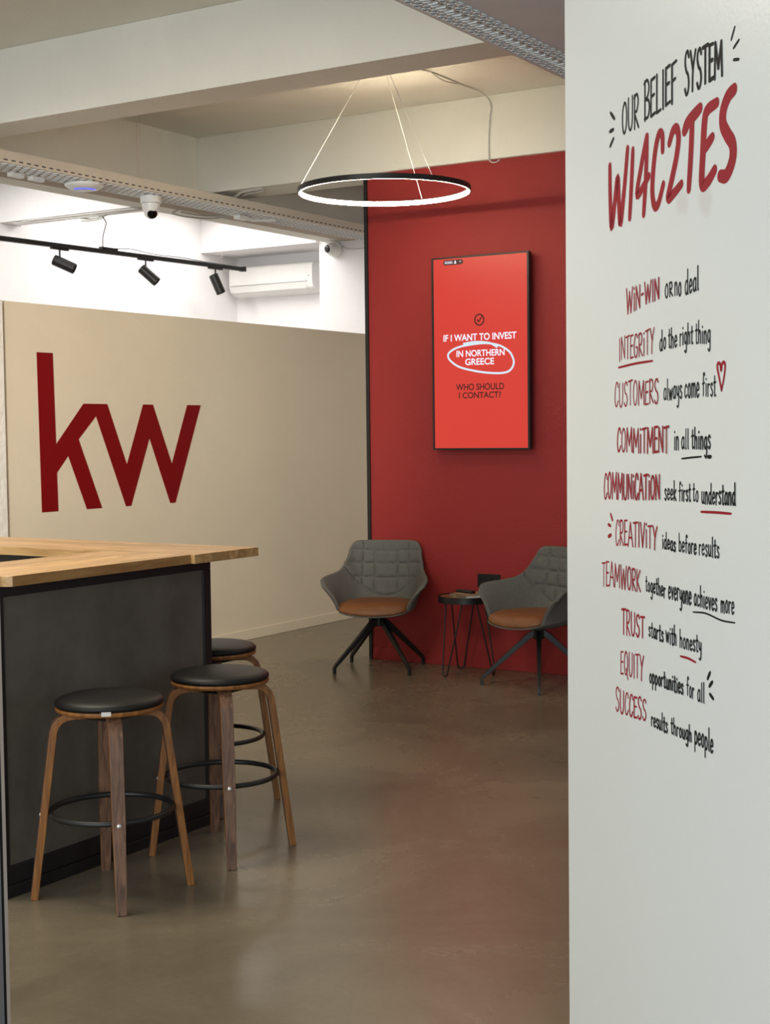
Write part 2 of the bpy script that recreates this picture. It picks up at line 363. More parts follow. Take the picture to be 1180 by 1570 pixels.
# ------------------------------------------------------------------ bar stools
def leg_path(a):
    d = Vector((math.cos(a), math.sin(a), 0))
    pts = [(0.02, 0.612), (0.12, 0.612), (0.145, 0.609), (0.165, 0.599), (0.180, 0.582), (0.188, 0.56), (0.225, 0.28), (0.262, 0.0)]
    return [d*r+Vector((0, 0, z)) for r, z in pts], d
def make_stool(loc_, rz, label):
    t = thing('bar_stool', label, 'stool', loc_, rz, 'bar stools at the counter')
    m = MB(); m.lathe([(0, 0.6245), (0.168, 0.6245), (0.178, 0.629), (0.181, 0.636), (0.178, 0.6425), (0, 0.6425)], 64); m.build('seat_base', M['ply'], t, smooth=True)
    m = MB(); m.lathe([(0, 0.643), (0.174, 0.643), (0.181, 0.649), (0.181, 0.657), (0.172, 0.666), (0.15, 0.673), (0.10, 0.679), (0.05, 0.681), (0, 0.682)], 64); m.build('seat_cushion', M['black_leather'], t, smooth=True, angle=60)
    m = MB(); m.box((-0.06, -0.06, 0.595), (0.06, 0.06, 0.6)); m.build('mounting_plate', M['black_metal'], t, bevel=0.002)
    for k in range(4):
        a = PI/4+k*PI/2
        path, d = leg_path(a); sd = Vector((-d.y, d.x, 0))
        m = MB(); n = len(path)
        P = [Vector(p) for p in path]
        vs = []; hw, ht = 0.027, 0.0125
        hws = [0.018, 0.022, 0.0225, 0.0225, 0.0225, 0.0225, 0.0215, 0.0165]
        for i in range(n):
            tg = (P[min(i+1, n-1)]-P[max(i-1, 0)]).normalized()
            if i == n-1: tg = Vector((d.x*0.13, d.y*0.13, -1)).normalized()
            nb = sd.cross(tg).normalized()
            for x, y in ((hws[i], ht), (-hws[i], ht), (-hws[i], -ht), (hws[i], -ht)): vs.append(P[i]+sd*x+nb*y)
        fs = []; mi = []
        for i in range(n-1):
            for j in range(4):
                fs.append((i*4+j, i*4+(j+1) % 4, (i+1)*4+(j+1) % 4, (i+1)*4+j)); mi.append(1 if j in (0, 2) else 0)
        fs += [(3, 2, 1, 0), ((n-1)*4, (n-1)*4+1, (n-1)*4+2, (n-1)*4+3)]; mi += [0, 0]
        m.add(vs, fs); m.m = mi
        lg = m.build('leg', [M['ply'], M['walnut']], t, bevel=0.002)
        m = MB(); cpt = d*0.2375+Vector((0, 0, 0.285)); m.lathe([(0, 0.0022), (0.005, 0.002), (0.0072, 0.001), (0.0078, 0), (0.0078, -0.004)], 16, cpt, axis=d+Vector((0, 0, 0.13))); m.build('bolt', M['steel'], lg, smooth=True)
    m = MB(); m.tube([(0.203*math.cos(2*PI*i/72), 0.203*math.sin(2*PI*i/72), 0.285) for i in range(72)], 0.0095, 12, True); m.build('foot_ring', M['black_metal'], t, smooth=True, angle=80)
    return t
st = make_stool((-3.393, 3.695, 0), math.radians(3), 'nearest bar stool, with a white tag on the rim of its black seat')
dup(st, (-3.38, 4.277, 0), 0.0, 'middle bar stool standing by the counter corner, its whole seat and ring in view')
dup(st, (-3.845, 4.82, 0), math.radians(-2), 'farthest bar stool, half hidden behind the counter end')
rz = math.radians(3)
ta = math.radians(-51)-rz
m = MB()
P = [(0.1825*math.cos(ta+x), 0.1825*math.sin(ta+x)) for x in (-0.085, -0.03, 0.03, 0.085)]
vs = [(x, y, 0.634) for x, y in P]+[(x, y, 0.648) for x, y in P]
vs += [(x*1.006, y*1.006, z) for x, y, z in vs]
fs = []
for i in range(3): fs += [(i, i+1, i+5, i+4), (8+i, 12+i, 13+i, 9+i)]
fs += [(0, 8, 9, 1), (1, 9, 10, 2), (2, 10, 11, 3), (4, 5, 13, 12), (5, 6, 14, 13), (6, 7, 15, 14), (0, 4, 12, 8), (3, 11, 15, 7)]
m.add(vs, fs); m.build('label_tag', M['paper'], st)

# ------------------------------------------------------------------ lounge chairs
def lerp_tab(tab, s):
    xs = [t[0] for t in tab]; P = [Vector(t[1:]) for t in tab]
    s = min(max(s, xs[0]), xs[-1])
    for i in range(len(xs)-1):
        if s <= xs[i+1]:
            h = xs[i+1]-xs[i]; t = (s-xs[i])/h
            def tan(j):
                if j == 0: return Vector((P[1].x-P[0].x, 0, 0))/(xs[1]-xs[0])
                if j == len(xs)-1: return (P[j]-P[j-1])/(xs[j]-xs[j-1])
                return (P[j+1]-P[j-1])/(xs[j+1]-xs[j-1])
            m0, m1 = tan(i)*h, tan(i+1)*h
            return P[i]*(2*t**3-3*t*t+1)+m0*(t**3-2*t*t+t)+P[i+1]*(-2*t**3+3*t*t)+m1*(t**3-t*t)
RIM = [(0, 0, .262, .815), (.22, .115, .260, .815), (.36, .192, .243, .812), (.42, .217, .228, .795), (.47, .229, .206, .758), (.58, .247, .155, .688),
       (.67, .264, .095, .640), (.78, .292, .005, .620), (.90, .322, -.105, .610), (.96, .333, -.162, .596), (1, .322, -.192, .560)]
BOT = [(0, 0, .190, .425), (.22, .085, .184, .425), (.36, .140, .160, .425), (.47, .175, .125, .425), (.58, .202, .07, .425),
       (.67, .216, .02, .425), (.78, .228, -.05, .423), (.90, .226, -.125, .415), (.96, .219, -.165, .410), (1, .212, -.190, .408)]
def make_chair(loc_, rz, label):
    t = thing('lounge_chair', label, 'chair', loc_, rz, 'grey lounge chairs by the red wall')
    NS, NT = 140, 60
    inner = []; outer = []
    def surf(s, v):
        a = abs(s); r = lerp_tab(RIM, a); b = lerp_tab(BOT, a)
        k = min(1, max(0, (a-0.35)/0.35)); k = k*k*(3-2*k)
        mid = (r+b)/2
        mb_ = Vector((b.x+0.015, b.y+0.045, 0.52))           # back: nearly straight, tucked in at the lumbar
        ma = Vector((b.x+0.024, b.y-0.002, 0.492))            # arms: bowl shaped
        mid = mb_.lerp(ma, k)
        p = b*(1-v)**2+mid*2*v*(1-v)+r*v*v
        if s < 0: p = Vector((-p.x, p.y, p.z))
        return p
    grid = [[surf(-1+2*i/NS, j/NT) for j in range(NT+1)] for i in range(NS+1)]
    def nrm(i, j):
        du = grid[min(i+1, NS)][j]-grid[max(i-1, 0)][j]; dv = grid[i][min(j+1, NT)]-grid[i][max(j-1, 0)]
        n = du.cross(dv); n.normalize(); return n
    probe = nrm(NS//2, NT//2); sg = 1 if probe.y > 0 else -1   # outward = backwards at the back
    def disp(p, s):
        """quilting: >0 puffs towards the sitter, <0 is a stitched groove"""
        ax = abs(p.x); zs = 0.462+0.17*(ax/0.235)**2.2
        if p.z < zs-0.02 or abs(s) > 0.70: return 0
        lines = [abs(p.x)/1.0, abs(ax-0.076), abs(p.z-zs)]
        dome = 0.055
        hz = [0.752, 0.668, 0.578]
        lines += [abs(p.z-(h+0.10*ax*ax/0.05*0.12)) for h in hz]
        if p.z < zs: d = [abs(p.z-zs)]
        else:
            d = lines[:]
            if p.z > 0.752: d = [abs(p.z-(0.752+0.012*ax*ax/0.05))]
            d.append(abs(ax-(0.150+0.10*max(0, 0.70-p.z)*0)))
        q = min(d)
        return -0.0095*math.exp(-(q/0.006)**2)+(0.005*(1-math.exp(-(q/0.02)**2)) if p.z > zs and p.z < 0.752 else 0)
    for i in range(NS+1):
        ri = []; ro = []
        for j in range(NT+1):
            n = nrm(i, j)*sg; p = grid[i][j]; s = -1+2*i/NS
            ri.append(p-n*disp(p, s)); th_ = 0.024
            ro.append(p+n*th_)
        inner.append(ri); outer.append(ro)
    m = MB(); vs = []; fs = []; ring = 2*(NT+1)+2
    def section(i, mid=None):
        ri, ro = inner[i], outer[i]
        tv = (inner[i][NT]-inner[i][NT-1]).normalized()
        c1 = ri+[(ri[NT]*0.75+ro[NT]*0.25)+tv*0.009, (ri[NT]*0.25+ro[NT]*0.75)+tv*0.009]+ro[::-1]
        if mid is not None:
            mm = [(a+b)/2+mid for a, b in zip(ri, ro)]
            c1 = [a.lerp(b, .999) for a, b in zip(c1, mm+[mm[-1]+tv*0.005, mm[-1]+tv*0.005]+mm[::-1])]
        return c1
    e0 = (grid[0][NT//2]-grid[1][NT//2]).normalized(); e1 = (grid[NS][NT//2]-grid[NS-1][NT//2]).normalized()
    secs = [section(0, e0*0.012)]+[section(i) for i in range(NS+1)]+[section(NS, e1*0.012)]
    for sct in secs: vs += sct
    for k in range(len(secs)-1):
        for j in range(ring-1):
            fs.append((k*ring+j, k*ring+j+1, (k+1)*ring+j+1, (k+1)*ring+j))
    m.add(vs, fs); m.build('shell', M['fabric'], t, smooth=True, angle=70)
    # outline of the seat in plan
    out = [lerp_tab(BOT, 1-i/20) for i in range(21)]
    right = [Vector((p.x, p.y)) for p in out]
    front = [Vector((0.212*math.cos(a), -0.190-0.075*math.sin(a))) for a in [PI/2-i*PI/2/10 for i in range(10)]]
    half = front+right                      # from front centre to back centre on +x
    full = half+[Vector((-p.x, p.y)) for p in half[-2:0:-1]]
    def radial(rings, name, mt, ctr=Vector((0, -0.02))):
        m = MB(); vs = []; fs = []; n = len(full)
        for (sc, z, zf) in rings:
            for p in full:
                q = ctr+(p-ctr)*sc; kf = min(1.15, max(0, (-q.y-0.13)/0.13)); kf = kf**1.5
                vs.append((q.x, q.y, z-zf*kf))
        for k in range(len(rings)-1):
            for i in range(n): fs.append((k*n+i, k*n+(i+1) % n, (k+1)*n+(i+1) % n, (k+1)*n+i))
        fs.append(tuple(range(n))); fs.append(tuple((len(rings)-1)*n+i for i in range(n)))
        m.add(vs, fs); return m.build(name, mt, t, smooth=True, angle=80)
    radial([(0.30, 0.358, 0), (0.62, 0.362, 0), (0.86, 0.376, 0.006), (0.99, 0.396, 0.028), (1.045, 0.410, 0.036), (1.05, 0.416, 0.038), (1.0, 0.419, 0.038), (0.6, 0.415, 0.02)], 'seat_bucket', M['fabric'])
    radial([(1.0, 0.412, 0.036), (1.035, 0.420, 0.037), (1.04, 0.430, 0.036), (1.01, 0.441, 0.032), (0.92, 0.450, 0.022), (0.75, 0.455, 0.01), (0.4, 0.453, 0.0), (0.1, 0.452, 0)], 'seat_pad', M['leather'])
    m = MB(); m.lathe([(0.030, 0.283), (0.034, 0.287), (0.034, 0.352), (0.06, 0.356), (0.06, 0.366)], 28); m.build('hub', M['black_metal'], t, smooth=True)
    for k in range(4):
        a = -PI/2+PI/4+k*PI/2; d = Vector((math.cos(a), math.sin(a), 0)); sd = Vector((-d.y, d.x, 0))
        m = MB(); m.tube([d*0.02+Vector((0, 0, 0.325)), d*0.06+Vector((0, 0, 0.300)), d*0.335+Vector((0, 0, 0.052)), d*0.345+Vector((0, 0, 0.036)), d*0.345+Vector((0, 0, 0.0))], 0,
               rects=[(0.015, 0.018), (0.015, 0.018), (0.0095, 0.011), (0.009, 0.0105), (0.009, 0.0105)], side=sd)
        m.build('leg', M['black_metal'], t, bevel=0.002)
    return t
ch = make_chair((-5.08, 8.10, 0), math.radians(-70+90), 'grey felt lounge chair with tan leather seat, left of the small round table')
dup(ch, (-3.894, 8.023, 0), math.radians(-109+90), 'grey felt lounge chair right of the small round table, cut off by the white wall')

# ------------------------------------------------------------------ side table and what lies on it
t = thing('side_table', 'small round wood topped side table on black hairpin legs', 'table', (-4.485, 8.185, 0))
m = MB(); m.lathe([(0, 0.468), (0.168, 0.468), (0.168, 0.497), (0, 0.497)], 56); m.build('table_top', M['tabletop'], t, smooth=True)
m = MB(); m.lathe([(0.1685, 0.462), (0.174, 0.462), (0.174, 0.502), (0.1685, 0.502), (0.1685, 0.462)], 56); m.build('rim', M['black_metal'], t, smooth=True)
for a in (math.radians(-107), math.radians(129), math.radians(8)):
    d = Vector((math.cos(a), math.sin(a), 0)); sd = Vector((-d.y, d.x, 0))
    f = d*0.185
    pts = [d*0.10+sd*0.075+Vector((0, 0, 0.467)), f+sd*0.022+Vector((0, 0, 0.03)), f+sd*0.016+Vector((0, 0, 0.012)), f+Vector((0, 0, 0.0052)), f-sd*0.016+Vector((0, 0, 0.012)), f-sd*0.022+Vector((0, 0, 0.03)), d*0.10-sd*0.075+Vector((0, 0, 0.467))]
    m = MB(); m.tube(pts, 0.0052, 10); m.build('leg', M['black_metal'], t, smooth=True, angle=80)
def magazine(name, label, loc_, rz, w, l, h, cov):
    t = thing(name, label, 'magazine', loc_, rz)
    m = MB(); m.box((-w/2+.002, -l/2+.002, 0.001), (w/2-.002, l/2-.002, h-0.001)); m.build('pages', M['paper'], t)
    m = MB(); m.box((-w/2, -l/2, h-0.001), (w/2, l/2, h)); m.box((-w/2, -l/2, 0), (w/2, l/2, 0.001)); m.box((-w/2, -l/2, 0.001), (-w/2+0.0015, l/2, h-0.001)); m.build('cover', cov, t)
magazine('magazine', 'thick pale magazine under the remote on the round table', (-4.455, 8.150, 0.4974), math.radians(62), 0.14, 0.19, 0.018, M['cover2'])
magazine('magazine', 'thin pinkish brown magazine on top of the thick pale one', (-4.435, 8.185, 0.5157), math.radians(72), 0.14, 0.18, 0.006, M['cover'])
t = thing('remote_control', 'black remote control lying on the magazines of the round table', 'remote control', (-4.465, 8.150, 0.5222), math.radians(-20))
m = MB(); m.box((-0.075, -0.021, 0), (0.075, 0.021, 0.017)); m.build('body', M['black_plastic'], t, bevel=0.006)
m = MB()
for i in range(9):
    for j in range(3): m.box((-0.06+i*0.014, -0.014+j*0.0115, 0.017), (-0.052+i*0.014, -0.007+j*0.0115, 0.0185))
m.build('buttons', M['frame_grey'], t)

# ------------------------------------------------------------------ double socket
t = thing('wall_socket', 'black double power socket low on the red wall behind the table', 'socket', (-4.445, YR, 0.575))
m = MB(); m.box((-0.082, -0.010, -0.042), (0.082, 0, 0.042)); m.build('cover_plate', M['black_plastic'], t, bevel=0.003)
for x in (-0.038, 0.038):
    m = MB(); m.lathe([(0.024, -0.002), (0.026, 0.0035), (0.021, 0.0035), (0.0205, -0.001), (0, -0.001)], 28, (x, -0.0105, 0), axis=(0, -1, 0)); m.build('socket_well', M['lens'], t, smooth=True)

# ------------------------------------------------------------------ wall display
TX, TZ, TY = -4.456, 2.041, 8.353
t = thing('wall_display', 'portrait wall screen showing white and black words on bright red', 'screen', (TX, TY, TZ))
m = MB(); m.box((-0.346, 0.002, -0.616), (0.346, 0.045, 0.616)); m.build('housing', M['black_plastic'], t, bevel=0.004)
m = MB()
for b_ in (((-0.350, -0.004, -0.619), (-0.336, 0.006, 0.619)), ((0.336, -0.004, -0.619), (0.350, 0.006, 0.619)), ((-0.336, -0.004, -0.619), (0.336, 0.006, -0.608)), ((-0.336, -0.004, 0.608), (0.336, 0.006, 0.619))): m.box(*b_)
m.build('bezel', M['black_plastic'], t, bevel=0.001)
m = MB(); m.box((-0.2, 0.045, -0.25), (0.2, YR-TY, 0.25)); m.build('wall_bracket', M['black_metal'], t)
m = MB(); m.box((-0.336, 0, -0.608), (0.336, 0.0025, 0.608)); scr = m.build('screen', M['screen'], t)
def text_on(parent, body, x0, x1, z0, z1, mt, name, y=-0.0006, off=0.0):
    cu = bpy.data.curves.new(name, 'FONT'); cu.body = body; cu.size = 1; cu.offset = off; cu.extrude = 0
    o = bpy.data.objects.new(name, cu); COL.objects.link(o)
    dg = bpy.context.evaluated_depsgraph_get()
    me = bpy.data.meshes.new_from_object(o.evaluated_get(dg)); bpy.data.objects.remove(o)
    xs = [v.co.x for v in me.vertices]; ys = [v.co.y for v in me.vertices]
    ax, bx, ay, by = min(xs), max(xs), min(ys), max(ys)
    for v in me.vertices:
        v.co = ((x0+(v.co.x-ax)/(bx-ax)*(x1-x0)), y, z0+(v.co.y-ay)/(by-ay)*(z1-z0))
    me.materials.clear(); me.materials.append(mt)
    ob = bpy.data.objects.new(name, me); COL.objects.link(ob); ob.parent = parent; return ob
def R(x, z): return x-TX, z-TZ
for body, a, b_, mt in (('IF I WANT TO INVEST', (-4.722, 2.119), (-4.197, 2.163), 'screen_white'), ('IN NORTHERN', (-4.627, 2.017), (-4.281, 2.059), 'screen_white'),
                        ('GREECE', (-4.564, 1.963), (-4.356, 2.005), 'screen_white'), ('WHO SHOULD', (-4.633, 1.803), (-4.286, 1.845), 'screen_dark'), ('I CONTACT?', (-4.612, 1.751), (-4.309, 1.791), 'screen_dark')):
    (xa, za), (xb, zb) = R(*a), R(*b_)
    text_on(scr, body, xa, xb, za, zb, M[mt], 'screen_text', off=0.018)
def ribbon2(pts, width, sub=6, closed=False, taper=0.0, cap=True):
    """flat brush stroke in 2D: returns (verts, faces)"""
    P = catmull([(p[0], p[1], 0) for p in pts], sub, closed); n = len(P); vs = []; fs = []
    for k in range(n):
        if closed: tg = P[(k+1) % n]-P[k-1]
        else: tg = P[min(k+1, n-1)]-P[max(k-1, 0)]
        if tg.length < 1e-9: tg = Vector((1, 0, 0))
        tg.normalize(); nn = Vector((-tg.y, tg.x, 0)); h = width/2*(1-taper*abs(2*k/(n-1)-1)**4)
        vs += [P[k]+nn*h, P[k]-nn*h]
    for k in range(n if closed else n-1):
        a, b_ = 2*k, 2*((k+1) % n); fs.append((a, a+1, b_+1, b_))
    if not closed and cap:
        for k, sgn in ((0, -1), (n-1, 1)):
            tg = (P[1]-P[0]) if k == 0 else (P[-1]-P[-2]); tg = tg.normalized() if tg.length > 1e-9 else Vector((1, 0, 0))
            nn = Vector((-tg.y, tg.x, 0)); h = width/2*(1-taper); o = len(vs)
            arc = [P[k]+nn*h*math.cos(a)+tg*sgn*h*math.sin(a) for a in [PI*i/6 for i in range(7)]]
            vs += arc; fs.append(tuple(range(o, o+7)) if sgn < 0 else tuple(range(o+6, o-1, -1)))
    return vs, fs
def ribbon_on_screen(name, pts, width, mt, y, closed=False):
    vs, fs = ribbon2([R(*p) for p in pts], width, 6, closed)
    m = MB(); m.add([(v.x, y, v.y) for v in vs], fs); return m.build(name, mt, scr)
ribbon_on_screen('hand_drawn_oval', [(-4.573, 2.101), (-4.486, 2.109), (-4.39, 2.099), (-4.335, 2.072)], 0.013, M['screen_cyan'], -0.0009)
ribbon_on_screen('hand_drawn_oval', [(-4.268, 2.056), (-4.236, 2.026), (-4.216, 1.972), (-4.239, 1.925), (-4.29, 1.907), (-4.383, 1.909), (-4.488, 1.924), (-4.604, 1.953), (-4.673, 1.997), (-4.689, 2.035), (-4.656, 2.064), (-4.592, 2.085), (-4.486, 2.097), (-4.402, 2.098), (-4.319, 2.081), (-4.268, 2.056)], 0.013, M['screen_cyan'], -0.0012)
cx, cz = -4.459, 2.249
ribbon_on_screen('tick_circle', [(cx+0.032*math.cos(a), cz+0.034*math.sin(a)) for a in [2*PI*i/14 for i in range(14)]], 0.009, M['screen_dark'], -0.0009, True)
ribbon_on_screen('tick', [(cx-0.014, cz+0.002), (cx-0.006, cz-0.012), (cx+0.017, cz+0.018)], 0.008, M['screen_dark'], -0.0009)
vs, fs = ribbon2([R(-4.703, 2.624), R(-4.588, 2.624)], 0.032)
m = MB(); m.add([(v.x, -0.0005, v.y) for v in vs], fs); m.build('status_chip', M['screen_dark'], scr)
xa, za = R(-4.708, 2.6165); xb, zb = R(-4.650, 2.6325); text_on(scr, '002082', xa, xb, za, zb, M['screen_white'], 'screen_text', y=-0.0009, off=0.01)
m = MB(); x, z = R(-4.631, 2.629); m.lathe([(0, 0), (0.0055, 0)], 16, (x, -0.0009, z), axis=(0, -1, 0)); m.add([(x-0.009, -0.0009, z-0.014), (x+0.009, -0.0009, z-0.014), (x+0.006, -0.0009, z-0.006), (x-0.006, -0.0009, z-0.006)], [(0, 1, 2, 3)])
m.build('user_icon', M['screen_white'], scr)
m = MB(); x, z = R(-4.595, 2.626); m.add([(x-0.006, -0.0009, z+0.003), (x, -0.0009, z-0.004), (x+0.006, -0.0009, z+0.003)], [(0, 1, 2)]); m.build('arrow_icon', M['screen_white'], scr)

# ------------------------------------------------------------------ big red letters on the partition
t = thing('wall_logo', 'big dark red two letter sign on the cream partition wall', 'sign', (XK, 7.45, 1.066))
def letter(poly):
    n = len(poly); m = MB()
    P = [(y-7.45, z-1.066) for y, z in poly]
    m.add([(0.003, y, z) for y, z in P]+[(0.0, y, z) for y, z in P], [tuple(range(n)), tuple(range(2*n-1, n-1, -1))]+[(i, n+i, n+(i+1) % n, (i+1) % n) for i in range(n)])
    o = m.build('letter', M['logo_red'], t)
    bm = bmesh.new(); bm.from_mesh(o.data); bmesh.ops.triangulate(bm, faces=bm.faces[:]); bm.to_mesh(o.data); bm.free()
letter([(6.684, 2.062), (6.822, 2.062), (6.833, 1.488), (7.089, 1.747), (7.166, 1.747), (7.202, 1.667), (7.036, 1.518), (7.241, 1.066), (7.099, 1.066), (6.939, 1.414), (6.835, 1.31), (6.839, 1.066), (6.697, 1.066)])
letter([(7.167, 1.747), (7.311, 1.747), (7.491, 1.343), (7.666, 1.747), (7.766, 1.747), (7.954, 1.337), (8.133, 1.747), (8.282, 1.747), (7.984, 1.066), (7.929, 1.066), (7.724, 1.52), (7.525, 1.066), (7.474, 1.066), (7.203, 1.667)])

# ------------------------------------------------------------------ ring pendant
t = thing('ring_pendant', 'large thin black ring pendant lamp with a glowing inner strip', 'lamp', (-4.62, 7.48, 2.962))
def ring_section(prof, name, mt, n=120):
    m = MB(); vs = []; fs = []; k = len(prof)
    for i in range(n):
        a = 2*PI*i/n
        for r, z in prof: vs.append((r*math.cos(a), r*math.sin(a), z))
    for i in range(n):
        i2 = (i+1) % n
        for j in range(k): fs.append((i*k+j, i*k+(j+1) % k, i2*k+(j+1) % k, i2*k+j))
    m.add(vs, fs); return m.build(name, mt, t, smooth=True, angle=40)
ring_section([(0.504, -0.014), (0.511, -0.014), (0.511, 0.017), (0.496, 0.017), (0.496, 0.013), (0.504, 0.013)], 'ring_body', M['black_metal'])
ring_section([(0.4965, -0.013), (0.5035, -0.013), (0.5035, 0.012), (0.4965, 0.012)], 'light_strip', M['led'])
can = Vector((0.16, -0.30, ZC-2.962))
m = MB(); m.lathe([(0, -0.03), (0.075, -0.03), (0.078, -0.026), (0.078, 0), (0, 0)], 40, can); m.build('ceiling_canopy', M['white_plastic'], t, smooth=True)
for a in (214, 94, 334):
    a = math.radians(a); q = Vector((0.503*math.cos(a), 0.503*math.sin(a), 0.016)); d = q-can
    m = MB(); m.tube([can+Vector((0.05*math.cos(a), 0.05*math.sin(a), -0.03)), q], 0.0021, 6); m.build('suspension_wire', M['white_plastic'], t)

# ------------------------------------------------------------------ cable trays
t = thing('cable_tray', 'cream slotted cable tray running along the beam above the partition', 'cable tray', (-6.62, 0, 3.15))
Y0, Y1 = 4.0, 11.19
m = MB(); m.box((-0.125, Y0, 0), (0.125, Y1, 0.003)); m.box((0.125, Y0, 0), (0.128, Y1, 0.072)); m.box((-0.128, Y0, 0), (-0.125, Y1, 0.072)); m.build('channel', M['tray'], t)
m = MB(); y = 5.9
while y < 10.6:
    m.box((0.1275, y, 0.013), (0.1288, y+0.032, 0.020)); y += 0.062
m.build('side_slots', M['slot'], t)['kind'] = 'stuff'
m = MB(); rb = MB(); y = 5.9; k = 0
while y < 11.0:
    for j, x in enumerate((-0.072, -0.024, 0.024, 0.072)):
        o = 0.03 if j % 2 else 0
        m.prism([(x-0.012, y+o), (x+0.012, y+o+0.008), (x+0.012, y+o+0.03), (x-0.012, y+o+0.022)], -0.0008, 0.0004)
    for j, x in enumerate((-0.096, -0.048, 0, 0.048, 0.096)):
        o = 0.015*(1 if j % 2 else -1)
        rb.tube([(x-0.016, y+o-0.012, -0.001), (x, y+o, -0.0025), (x+0.016, y+o+0.012, -0.001)], 0.0035, 6)
    y += 0.06; k += 1
m.build('perforation', M['slot_mid'], t)['kind'] = 'stuff'; rb.build('ribs', M['tray_rib'], t)['kind'] = 'stuff'
for y in (7.61, 10.9):
    for x in (-0.012, 0.012):
        m = MB(); m.tube([(x, y, 0), (x, y, ZC-3.15)], 0.0022, 6); m.build('hanger_rod', M['tray'], t)
t = thing('cable_tray', 'grey embossed cable tray close overhead at the top right, beside the white wall', 'cable tray', (-2.70, 0, 3.10))
Y0, Y1 = 3.2, 7.6
m = MB(); m.box((-0.11, Y0, 0), (0.46, Y1, 0.003)); m.box((0.457, Y0, 0.003), (0.46, Y1, 0.06)); m.box((-0.11, Y0, 0.003), (-0.107, Y1, 0.06)); m.build('channel', M['tray_grey'], t)
m = MB(); rb = MB(); y = 4.2
def ring_slot(x, y, l, w):
    n = 10; pts = [(x+w*math.cos(2*PI*i/n), y+l*math.sin(2*PI*i/n)*1.0, -0.0015) for i in range(n)]
    return pts
while y < 6.6:
    for j, x in enumerate((-0.078, -0.052, 0.03, 0.058)):
        o = (j % 2)*0.03
        rb.tube(ring_slot(x, y+o, 0.022, 0.0085), 0.0022, 6, True)
        m.box((x-0.002, y+o-0.012, -0.0008), (x+0.0025, y+o+0.012, 0.0008))
    rb.tube([(-0.032, y, -0.001), (-0.026, y, -0.003), (0.004, y, -0.003), (0.010, y, -0.001)], 0.0035, 6)
    m.box((-0.026, y+0.0125, -0.0008), (0.004, y+0.0165, 0.0008))
    rb.tube([(-0.036, y+0.03, -0.001), (-0.030, y+0.03, -0.003), (-0.008, y+0.03, -0.003), (-0.004, y+0.03, -0.001)], 0.003, 6)
    m.box((0.006, y+0.026, -0.001), (0.013, y+0.034, 0.0008))
    rb.tube([(0.072, y-0.025, -0.001), (0.080, y-0.012, -0.0025), (0.080, y+0.012, -0.0025), (0.072, y+0.025, -0.001)], 0.003, 6)
    y += 0.06
m.build('perforation', M['slot'], t)['kind'] = 'stuff'; rb.build('ribs', M['tray_rib'], t, smooth=True, angle=70)['kind'] = 'stuff'
for y in (4.6, 6.4):
    for x in (0.12, 0.42):
        m = MB(); m.tube([(x, y, 0.003), (x, y, 0.09)], 0.003, 6); m.build('hanger_rod', M['tray_grey'], t)

# ------------------------------------------------------------------ ceiling devices
t = thing('access_point', 'white round wireless access point with a blue light under the slotted tray', 'access point', (-6.60, 7.06, 3.1432))
m = MB(); m.lathe([(0, 0), (0.085, 0), (0.118, -0.004), (0.124, -0.012), (0.118, -0.022), (0.090, -0.040), (0.055, -0.048), (0, -0.050)], 56); m.build('dome', M['white_plastic'], t, smooth=True, angle=80)
m = MB(); P = [(0.075*math.cos(a), 0.075*math.sin(a), -0.0455) for a in [math.radians(-100+i*9) for i in range(14)]]
m.tube(P, 0.0045, 8); m.build('status_light', M['blue_led'], t, smooth=True)
def cctv(name, label, loc_, axis, look):
    t = thing(name, label, 'camera', loc_)
    A = Vector(axis)
    m = MB(); m.lathe([(0, 0), (0.068, 0), (0.071, 0.004), (0.071, 0.032), (0.069, 0.034), (0.069, 0.036), (0.071, 0.038), (0.071, 0.048), (0.062, 0.052), (0, 0.052)], 44, axis=A); m.build('base', M['white_plastic'], t, smooth=True)
    m = MB(); m.lathe([(0, 0.0525), (0.060, 0.0525), (0.058, 0.085), (0.050, 0.105), (0, 0.108)], 44, axis=A); m.build('housing', M['white_plastic'], t, smooth=True)
    c = A*0.105; L_ = Vector(look).normalized()
    m = MB(); prof = [(0.048*math.sin(a), 0.048*math.cos(a)) for a in [math.radians(34+i*(146/12)) for i in range(13)]]; prof[-1] = (0, prof[-1][1]); prof = [(0.0, prof[0][1]-0.002), (0.024, prof[0][1]-0.002)]+prof
    m.lathe(prof, 36, c, axis=L_); b = m.build('ball', M['white_plastic'], t, smooth=True)
    m = MB(); m.lathe([(0.0335, 0.030), (0.0345, 0.034), (0.032, 0.040), (0.02, 0.045), (0, 0.047)], 32, c, axis=L_); m.build('lens', M['lens'], b, smooth=True)
    return t
cctv('security_camera', 'white dome security camera hanging under the slotted cable tray', (-6.60, 7.70, 3.1432), (0, 0, -1), (0.75, -0.50, -0.55))
cctv('security_camera', 'white dome security camera on the white wall beside the air conditioner', (-7.43, 11.2, 3.185), (0, -1, 0), (-0.25, -1.0, -0.12))

